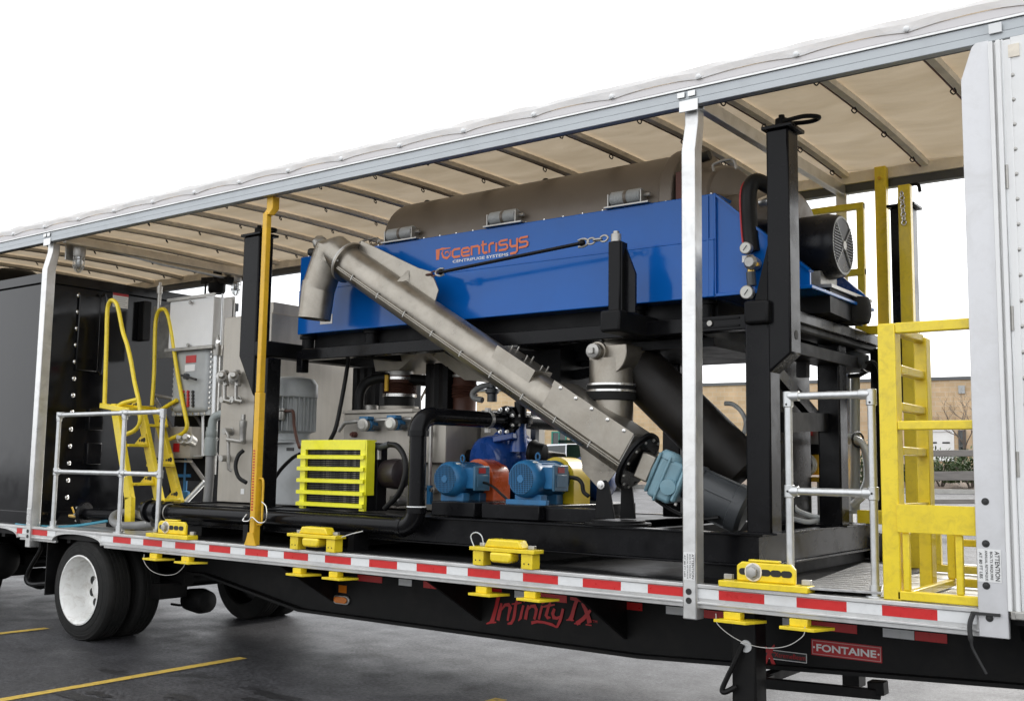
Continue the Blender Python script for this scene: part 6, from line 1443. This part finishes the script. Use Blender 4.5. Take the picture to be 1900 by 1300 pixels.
hp = spline([A(1397,468,.62), A(1392,430,.62), A(1389,370,.62), A(1393,345,.63), A(1404,336,.66), A(1425,345,.72), A(1450,362,.8)], 6)
MB().tube(hp, .05, 16).build('hose', M['hose'], FHs); MB().tube([p+V((-.043,-.03,0)) for p in hp[:26]], .008, 6).build('red_stripe', M['redp'], FHs)
lat('coupling', A(1420,375,.8), (.9,.2,.1), [(-.04,.03),(.0,.04),(.05,.04),(.06,.03),(.12,.03)], M['chrome'], FHs, 12)

# ---- hand rails of slip-on aluminium tube
def rail_fit(mbl, t, p, r=.032, l=.05): 
    pass
def hand_rail(px_posts, pyb, pyt, pym, y, label):
    b = [A(u, v, y) for u, v in zip(px_posts[0], pyb)]; tp = [A(u, v, y) for u, v in zip(px_posts[1], pyt)]
    t = thing('hand_rail', label, 'hand rail', (b[0].x, y, 1.0), 'removable aluminium hand rails')
    zt = sum(p.z for p in tp)/len(tp); xs = [(p.x+q.x)/2 for p, q in zip(b, tp)]
    zm = sum(A(u, v, y).z for u, v in zip(px_posts[0], pym))/len(b)
    for i, x in enumerate(xs):
        MB().cyl((x,y,1.0), (x,y,zt), .021, 16).build('post', M['galv'], t); lat('base_socket', (x,y,1.0), (0,0,1), [(0,.05),(.008,.05),(.009,.028),(.06,.028)], M['galv'], t, 16)
        end = i in (0, len(xs)-1); sx_ = 1 if i == 0 else -1
        f = MB(); f.cyl((x,y,zt-.06), (x,y,zt+.027), .028, 14); f.cyl((x-(.06 if not end else .0),y,zt), (x+(.06 if not end else sx_*.065),y,zt), .028, 14); f.build('elbow_fitting' if end else 'tee_fitting', M['galv'], t, bevel=.004)
        f = MB(); f.cyl((x,y,zm-.035), (x,y,zm+.035), .028, 14); f.cyl((x-(.055 if i else 0),y,zm), (x+(.055 if i < len(xs)-1 else 0),y,zm), .028, 14); f.build('cross_fitting', M['galv'], t, bevel=.004)
        for z in (zt-.045, zm): lat('grub_screw', (x,y-.028,z), (0,-1,0), [(0,.006),(.002,.006)], M['dark'], t, 8)
    MB().cyl((xs[0],y,zt), (xs[-1],y,zt), .021, 16).build('top_rail', M['galv'], t); MB().cyl((xs[0],y,zm), (xs[-1],y,zm), .021, 16).build('mid_rail', M['galv'], t)
hand_rail(((101,222,292),(109,231,302)), (950,975,985), (770,765,764), (874,878,879), .10, 'three post aluminium hand rail on the deck edge before the yellow ladder')
hand_rail(((1466,1623),(1463,1618)), (1062,1095), (737,729), (913,913), .10, 'two post aluminium hand rail beside the yellow step frame')

# ---- yellow step frames
def step_frame():
    t = thing('step_frame', 'tall yellow welded step frame standing on the deck edge by the white nose', 'step frame', (-1.5, .4, 1.0))
    y = .03; X0 = A(1634,900,y).x; X1 = A(1667,900,y).x; XE = N0+.25; w = X1-X0
    zt = A(1640,600,y).z; zm0, zm1 = A(1700,797,y).z, A(1700,780,y).z; zp0, zp1 = A(1735,990,y).z, A(1735,937,y).z
    Y2 = .56; ym = M['yellow']
    def bx(name, *a, **k): return MB().box(*a).build(name, ym, t, bevel=k.get('bevel', .006))
    bx('post', X0, X1, y, y+.10, 1.0, zt); bx('post', X0+.03, X1+.01, Y2, Y2+.09, 1.0, zt-.02)
    bx('top_rail', X1+.001, XE, y, y+.05, zt-.055, zt); bx('mid_rail', X1+.001, XE, y, y+.05, zm0, zm1); bx('kick_panel', X1-.01, XE, y-.012, y+.0, zp0, zp1, bevel=.002)
    bx('inner_panel', X1-.01, XE, y+.22, y+.23, zp0, zp1-.01, bevel=.002) if False else None
    for px, py in ((1675,620),(1675,690),(1675,757),(1675,837)):
        z = AX(px, py, (X0+X1)/2).z; bx('rung', X0+.03, X0+.09, y+.10, Y2, z-.022, z+.022)
    z0_ = A(1740,1098,y).z
    bx('foot_rail', X1-.02, XE, y+.0, y+.04, 1.003, 1.05); bx('foot_post', X1+.01, X1+.045, y+.005, y+.035, 1.05, zp0); bx('foot_post', X1+.265, X1+.30, y+.005, y+.035, 1.05, zp0)
    bx('foot_rail', X1-.0, X1+.04, y+.04, .93, 1.003, 1.045); bx('rear_foot_post', X1+.0, X1+.045, .90, .94, 1.045, zp0-.01); bx('foot_rail', X1+.045, XE, .90, .94, 1.003, 1.05); bx('foot_rail', X1+.045, XE, .90, .94, 1.23, 1.27)
    bx('shelf', X1-.0, XE, .25, .56, zp1-.02, zp1-.002) if False else None
    bx('panel_return', X0+.05, X1, y+.10, Y2, zp0+.08, zp1, bevel=.002)
    t2 = thing('low_step_frame', 'low yellow welded step frame at the far side of the deck', 'step frame', (-1.5, 1.8, 1.0))
    for (x0_, x1_, y0_, y1_, z0q, z1q) in ((X1-.3,XE,1.75,1.79,1.003,1.05),(X1-.3,XE,1.75,1.79,1.26,1.31),(X1-.3,X1-.26,1.75,1.79,1.05,1.26),(X1-.02,X1+.03,1.75,1.79,1.05,1.26),(XE-.04,XE,1.75,1.79,1.05,1.26)):
        MB().box(x0_, x1_, y0_, y1_, z0q, z1q).build('bar', M['yellow'], t2, bevel=.004)
step_frame()
# far side guard, post and ladder pole
YG = thing('guard_frame', 'yellow tubular guard frame behind the black motor on the far side', 'guard', A(1560,500,2.3))
gy = 2.3; g0_, g1_ = A(1330,405,gy), A(1601,374,gy); zb_ = A(1600,620,gy).z
for (x0_, x1_, z0q, z1q) in ((g0_.x, g1_.x, g1_.z-.05, g1_.z),(g0_.x, g1_.x, A(1590,503,gy).z-.03, A(1590,503,gy).z+.02),(g0_.x, g1_.x+.06, zb_, zb_+.05),(g1_.x-.055, g1_.x, zb_, g1_.z),(g0_.x, g0_.x+.055, zb_, g1_.z)):
    vert = (z1q-z0q) > .3
    MB().box(x0_, x1_, gy+(.004 if vert else 0), gy+(.046 if vert else .05), z0q+(.004 if vert else 0), z1q-(.004 if vert else 0)).build('bar', M['yellow'], YG, bevel=.004)
MB().bar(A(1588,613,2.0), A(1640,612,2.0), .05, .06).build('arm', M['yellow'], YG, bevel=.004)
YP = thing('yellow_post', 'tall yellow post bolted to the far roof rail', 'post', A(1635,700,2.42))
xx = A(1622,330,2.40).x; xx1 = A(1643,330,2.40).x; MB().box(xx, xx1, 2.40, 2.47, 1.0, A(1630,309,2.4).z).build('post', M['yellow'], YP, bevel=.006); c = A(1629,331,2.40); MB().cyl((xx+.04,2.40,c.z), (xx+.04,2.39,c.z), .014, 8).build('bolt', M['amberp'], YP)
YL = thing('ladder_pole', 'yellow channel pole with a hanging chain beside the far black post', 'pole', A(1678,500,1.9))
xx = A(1667,420,1.9).x; xx1 = A(1690,420,1.9).x; zt_ = A(1678,342,1.9).z
MB().box(xx, xx1, 1.90, 1.96, 1.0, zt_).build('pole', M['yellow'], YL, bevel=.006)
for k in range(8):
    c = A(1673+k*.6, 360+k*7.5, 1.885); w = V((.012,0,0)) if k % 2 else V((.004,.012,0))
    MB().tube(spline([c+V((0,0,.02)), c+w+V((0,0,.008)), c+w-V((0,0,.008)), c-V((0,0,.02)), c-w-V((0,0,.008)), c-w+V((0,0,.008))], 3, closed=True), .005, 5, closed=True).build('chain_link', M['chrome'], YL)
for v in (690, 757): MB().bar(A(1690,v+8,1.93), A(1706,v+10,1.93), .05, .04).build('rung', M['yellow'], YL)
# checker plate ramp
CP_ = thing('checker_plate', 'grey checker plate sheet lying on the deck between the hand rail posts', 'plate', AZ(1560,1075,1.02))
cps = [AZ(1478,1092,1.02), AZ(1602,1046,1.02), AZ(1648,1050,1.02), AZ(1636,1102,1.02)]; MB().prism(cps, (0,0,.012)).build('sheet', M['plate'], CP_, bevel=.002)
di = MB(); 
for i in range(26):
    for j in range(16):
        f, g = (i+.5)/26, (j+.5)/16; p = cps[0].lerp(cps[3], f).lerp(cps[1].lerp(cps[2], f), g)+V((0,0,.0122)); s_ = 1 if (i+j) % 2 else -1
        di.add([p+V((-.012,-.004*s_,0)), p+V((0,-.005,.002)), p+V((.012,.004*s_,0)), p+V((0,.005,.002))], [(0,1,2,3)])
di.build('raised_lozenges', M['alu'], CP_, kind='stuff')
# metering pump, coiled clear hose, black drum
MP = thing('metering_pump', 'small yellow metering pump with round clear head behind the hand rail', 'pump', A(1495,860,2.0))
my = 2.0; a, b = A(1484,880,my), A(1520,842,my); MB().box(a.x, b.x, my, my+.2, a.z, b.z).build('body', M['amberp'], MP, bevel=.012); MB().box(a.x, b.x, my-.01, my+.2, b.z, b.z+.07).build('top_block', M['blackm'], MP, bevel=.008)
c = A(1493,862,my-.03); hd = lat('pump_head', (c.x,my,c.z), (0,-1,0), [(0,.085),(.03,.085),(.032,.075),(.045,.07)], M['clear'], MP, 24); lat('head_core', (c.x,my-.045,c.z), (0,-1,0), [(0,.045),(.006,.045)], M['pblue'], hd, 14)
for q in range(6): MB().cyl((c.x+.065*math.cos(q*1.047),my-.044,c.z+.065*math.sin(q*1.047)), (c.x+.065*math.cos(q*1.047),my-.056,c.z+.065*math.sin(q*1.047)), .008, 6).build('head_bolt', M['chrome'], hd)
MB().box(a.x-.1, b.x+.03, my-.03, my+.22, a.z-.05, a.z-.015).build('bracket', M['amberp'], MP); MB().box(a.x-.02, a.x+.05, my+.0, my+.1, 1.28, a.z-.05).build('leg', M['zinc'], MP); MB().box(b.x-.02, b.x+.05, my+.0, my+.1, 1.28, a.z-.05).build('leg', M['zinc'], MP)
MB().box(A(1470,815,my).x, A(1520,815,my).x, my, my+.15, A(1470,828,my).z, A(1470,800,my).z).build('panel', M['zinc'], MP); c = A(1502,808,my-.02); MB().cyl(c, c+V((0,0,.09)), .022, 12).build('red_flowmeter', M['redp'], MP)
CH = thing('clear_hose', 'coil of clear plastic hose hanging behind the right hand rail', 'hose', A(1590,880,2.2))
for k in range(4):
    yy = 2.1+k*.05; pts = [A(1574,808+k*3,yy), A(1600,822+k*2,yy), A(1613-k*2,855,yy), A(1614-k*2,890,yy), A(1606-k*3,915,yy), A(1582,938-k*3,yy)]
    tubeo('coil', pts, .024, M['clear'], CH, 10, 6)
c = A(1590,815,2.12); MB().tube([c+V((0,.02+.06*math.cos(q)*2,.055*math.sin(q))) for q in [2*math.pi*k/12 for k in range(12)]], .008, 5, closed=True).build('strap', M['hose'], CH)
tubeo('tail', [A(1470,930,1.6), A(1478,945,1.6), A(1500,955,1.6), A(1524,962,1.6), A(1500,968,1.5), A(1470,962,1.5)], .018, M['clear'], CH, 8, 5)
CH2 = thing('sight_tube', 'clear curved tube arching beside the dark sloping conveyor', 'tube', A(1370,760,1.3))
tubeo('tube', [A(1345,748,1.3), A(1360,750,1.3), A(1376,764,1.3), A(1384,785,1.3), A(1378,810,1.2), A(1372,822,1.15)], .016, M['clear'], CH2, 8, 6)
CY = thing('air_cylinder', 'dark cylinder with cable hanging under the upper frame at the right', 'cylinder', A(1580,660,1.9))
ca, cb_ = A(1555,655,1.9), A(1606,672,1.9); MB().cyl(ca, cb_, .055, 18).build('body', M['dgrey'], CY); tubeo('cable', [cb_, A(1622,672,1.9), A(1632,690,1.9), A(1633,730,1.9)], .012, M['hose'], CY, 6, 4); tubeo('elbow', [cb_+V((-.03,0,-.05)), A(1608,690,1.9), A(1595,696,1.9), A(1574,698,1.9)], .016, M['hose'], CY, 6)
BD = thing('black_roller', 'black ribbed hose roll lying on the deck behind the checker plate', 'hose', A(1600,1015,1.9))
a, b = AZ(1578,1010,1.1), AZ(1640,1014,1.1); lat('roll', a, b-a, [(0,.09)]+[q for k in range(8) for q in ((.02+k*(b-a).length/9,.085),(.05+k*(b-a).length/9,.10))]+[((b-a).length,.09)], M['hose'], BD, 20)
YB = thing('yellow_bumper', 'short yellow box bar on the far edge of the skid', 'bar', A(1600,955,1.9))
a, b = A(1590,962,1.8), A(1640,960,1.8); MB().box(a.x, b.x, 1.8, 1.9, a.z-.03, a.z+.06).build('bar', M['yellow'], YB, bevel=.005)
# conduit behind right leg
FC = thing('upright_pipe', 'grey upright pipe on the far side behind the right hand rail', 'pipe', A(1587,950,2.2))
tubeo('pipe', [A(1587,700,2.2), A(1587,950,2.2)], .035, M['grey'], FC, 10)
lat('pipe_foot', A(1587,952,2.2), (0,0,1), [(0,.07),(.02,.07),(.021,.04)], M['grey'], FC, 14)

# ---- yellow twist lock clamps on the rub rail
def clamp_bridge(u0, u1, v, label):
    a, b = A(u0, v, 0), A(u1, v, 0); x0_, x1_ = a.x, b.x; cx = (x0_+x1_)/2; z = 1.0; L_ = x1_-x0_
    t = thing('container_lock', label, 'container lock', (cx, 0, 1.0), 'yellow container locks on the rail')
    y = M['yellow']
    MB().box(x0_, x1_, -.04, .07, z+.098, z+.122).build('bridge_plate', y, t, bevel=.003)
    for s_ in (0, 1):
        xx = x0_+.02 if s_ == 0 else x1_-.11
        MB().box(xx, xx+.088, -.025, .06, z+.001, z+.098).build('leg', y, t, bevel=.004); MB().box(xx, xx+.088, .012, .075, .822, .861).build('lower_leg', y, t, bevel=.003)
        MB().prism([(xx-.03,-.03,.805),(xx+.15,-.03,.805),(xx+.20,.12,.805),(xx+.02,.12,.805)], (0,0,.017)).build('foot_plate', y, t, bevel=.002)
        MB().box(xx+.02, xx+.068, .0+.02, .03+.02, z+.122, z+.145).build('nut', M['zinc'], t, bevel=.003)
        for hx in (.025, .06): lat('hole', (xx+hx,-.0255,z+.035), (0,-1,0), [(0,.005),(.001,.005)], M['dark'], t, 8)
    MB().prism([(cx-.155,-.02,z+.123),(cx+.155,-.02,z+.123),(cx+.125,-.02,z+.175),(cx-.125,-.02,z+.175)], (0,.09,0)).build('lock_housing', y, t, bevel=.010)
    MB().prism([(cx-.07,-.05,z+.03),(cx+.07,-.05,z+.03),(cx+.085,-.05,z+.05),(cx+.085,-.05,z+.095),(cx-.085,-.05,z+.095),(cx-.085,-.05,z+.05)], (0,.10,0)).build('lock_lug', y, t, bevel=.014, seg=3)
    return t, cx
def clamp_bar(u0, u1, v, label):
    a, b = A(u0, v, 0), A(u1, v, 0); x0_, x1_ = a.x, b.x; cx = (x0_+x1_)/2; z = 1.0
    t = thing('container_lock', label, 'container lock', (cx, 0, 1.0), 'yellow container locks on the rail')
    y = M['yellow']
    MB().box(x0_, x1_, -.03, .08, z+.001, z+.035).build('base_bar', y, t, bevel=.004)
    L_ = (x1_-x0_)*.66; h = .105
    p = [(cx-L_/2,.02,z+.036),(cx+L_/2,.02,z+.036),(cx+L_/2,.02,z+.036+h*.75),(cx+L_/2-.025,.02,z+.036+h),(cx-L_/2+.03,.02,z+.036+h),(cx-L_/2,.02,z+.036+h*.8)]
    MB().prism(p, (0,.03,0)).build('hole_plate', y, t, bevel=.008); MB().box(cx-.1, cx+.08, .02, .06, z+.036+h+.001, z+.05+h).build('top_tab', y, t, bevel=.006)
    for k in range(5):
        hx = cx-L_*.36+k*L_*.18
        pts = [V((hx+sx_*.014+.018*math.cos(q), .019, z+.036+h*.5+.018*math.sin(q))) for sx_, q in [(1, R(w)) for w in range(-90, 91, 30)]+[(-1, R(w)) for w in range(90, 271, 30)]]
        MB().prism(pts, (0,-.001,0)).build('slot', M['dark'], t)
    lat('hex_bolt', (cx-L_*.20,.018,z+.036+h*.5), (0,-1,0), [(0,.046),(.008,.046),(.009,.030),(.03,.030),(.032,.02)], M['zinc'], t, 6)
    lat('washer', (cx-L_*.20,.0185,z+.036+h*.5), (0,-1,0), [(0,.05),(.006,.05)], M['bowm'], t, 20)
    for xx in (x0_+.01, x1_-.12):
        MB().box(xx, xx+.1, .012, .07, .822, .861).build('lower_leg', y, t, bevel=.003); MB().prism([(xx-.04,-.03,.805),(xx+.15,-.03,.805),(xx+.21,.12,.805),(xx+.02,.12,.805)], (0,0,.017)).build('foot_plate', y, t, bevel=.002)
    for xx in (x0_-.0, x1_-.06): MB().box(xx, xx+.05, .04, .07, z+.036, z+.065).build('nut', M['zinc'], t, bevel=.003)
    MB().tube(spline([(x0_-.02,-.02,.85),(x0_+.0,-.03,.79),(x0_+.12,-.04,.725),(cx,-.04,.70),(x1_-.12,-.04,.72),(x1_-.03,-.03,.78),(x1_-.02,-.02,.83)], 6), .0025, 6).build('wire_tether', M['zinc'], t)
    return t
clamp_bar(275, 352, 1006, 'yellow holed container lock on the rail at the foot of the left hand rail')
t_, cx = clamp_bridge(539, 629, 1012, 'yellow bridge shaped container lock right of the yellow telescopic post')
tubeo('lock_pin_wire', [V((cx+.25,.02,1.11)), V((cx+.33,.06,1.14)), V((cx+.4,.1,1.16))], .004, M['chrome'], t_, 6)
t_, cx = clamp_bridge(877, 997, 1040, 'yellow bridge shaped container lock over the red beam lettering')
tubeo('lock_pin_wire', [V((cx-.24,.0,1.1)), V((cx-.28,.0,1.18)), V((cx-.24,.0,1.21)), V((cx-.19,.0,1.19)), V((cx-.17,.0,1.13))], .004, M['clear'], t_, 6, 4)
clamp_bar(1337, 1502, 1092, 'yellow holed container lock with big hex bolt right of the middle aluminium post')
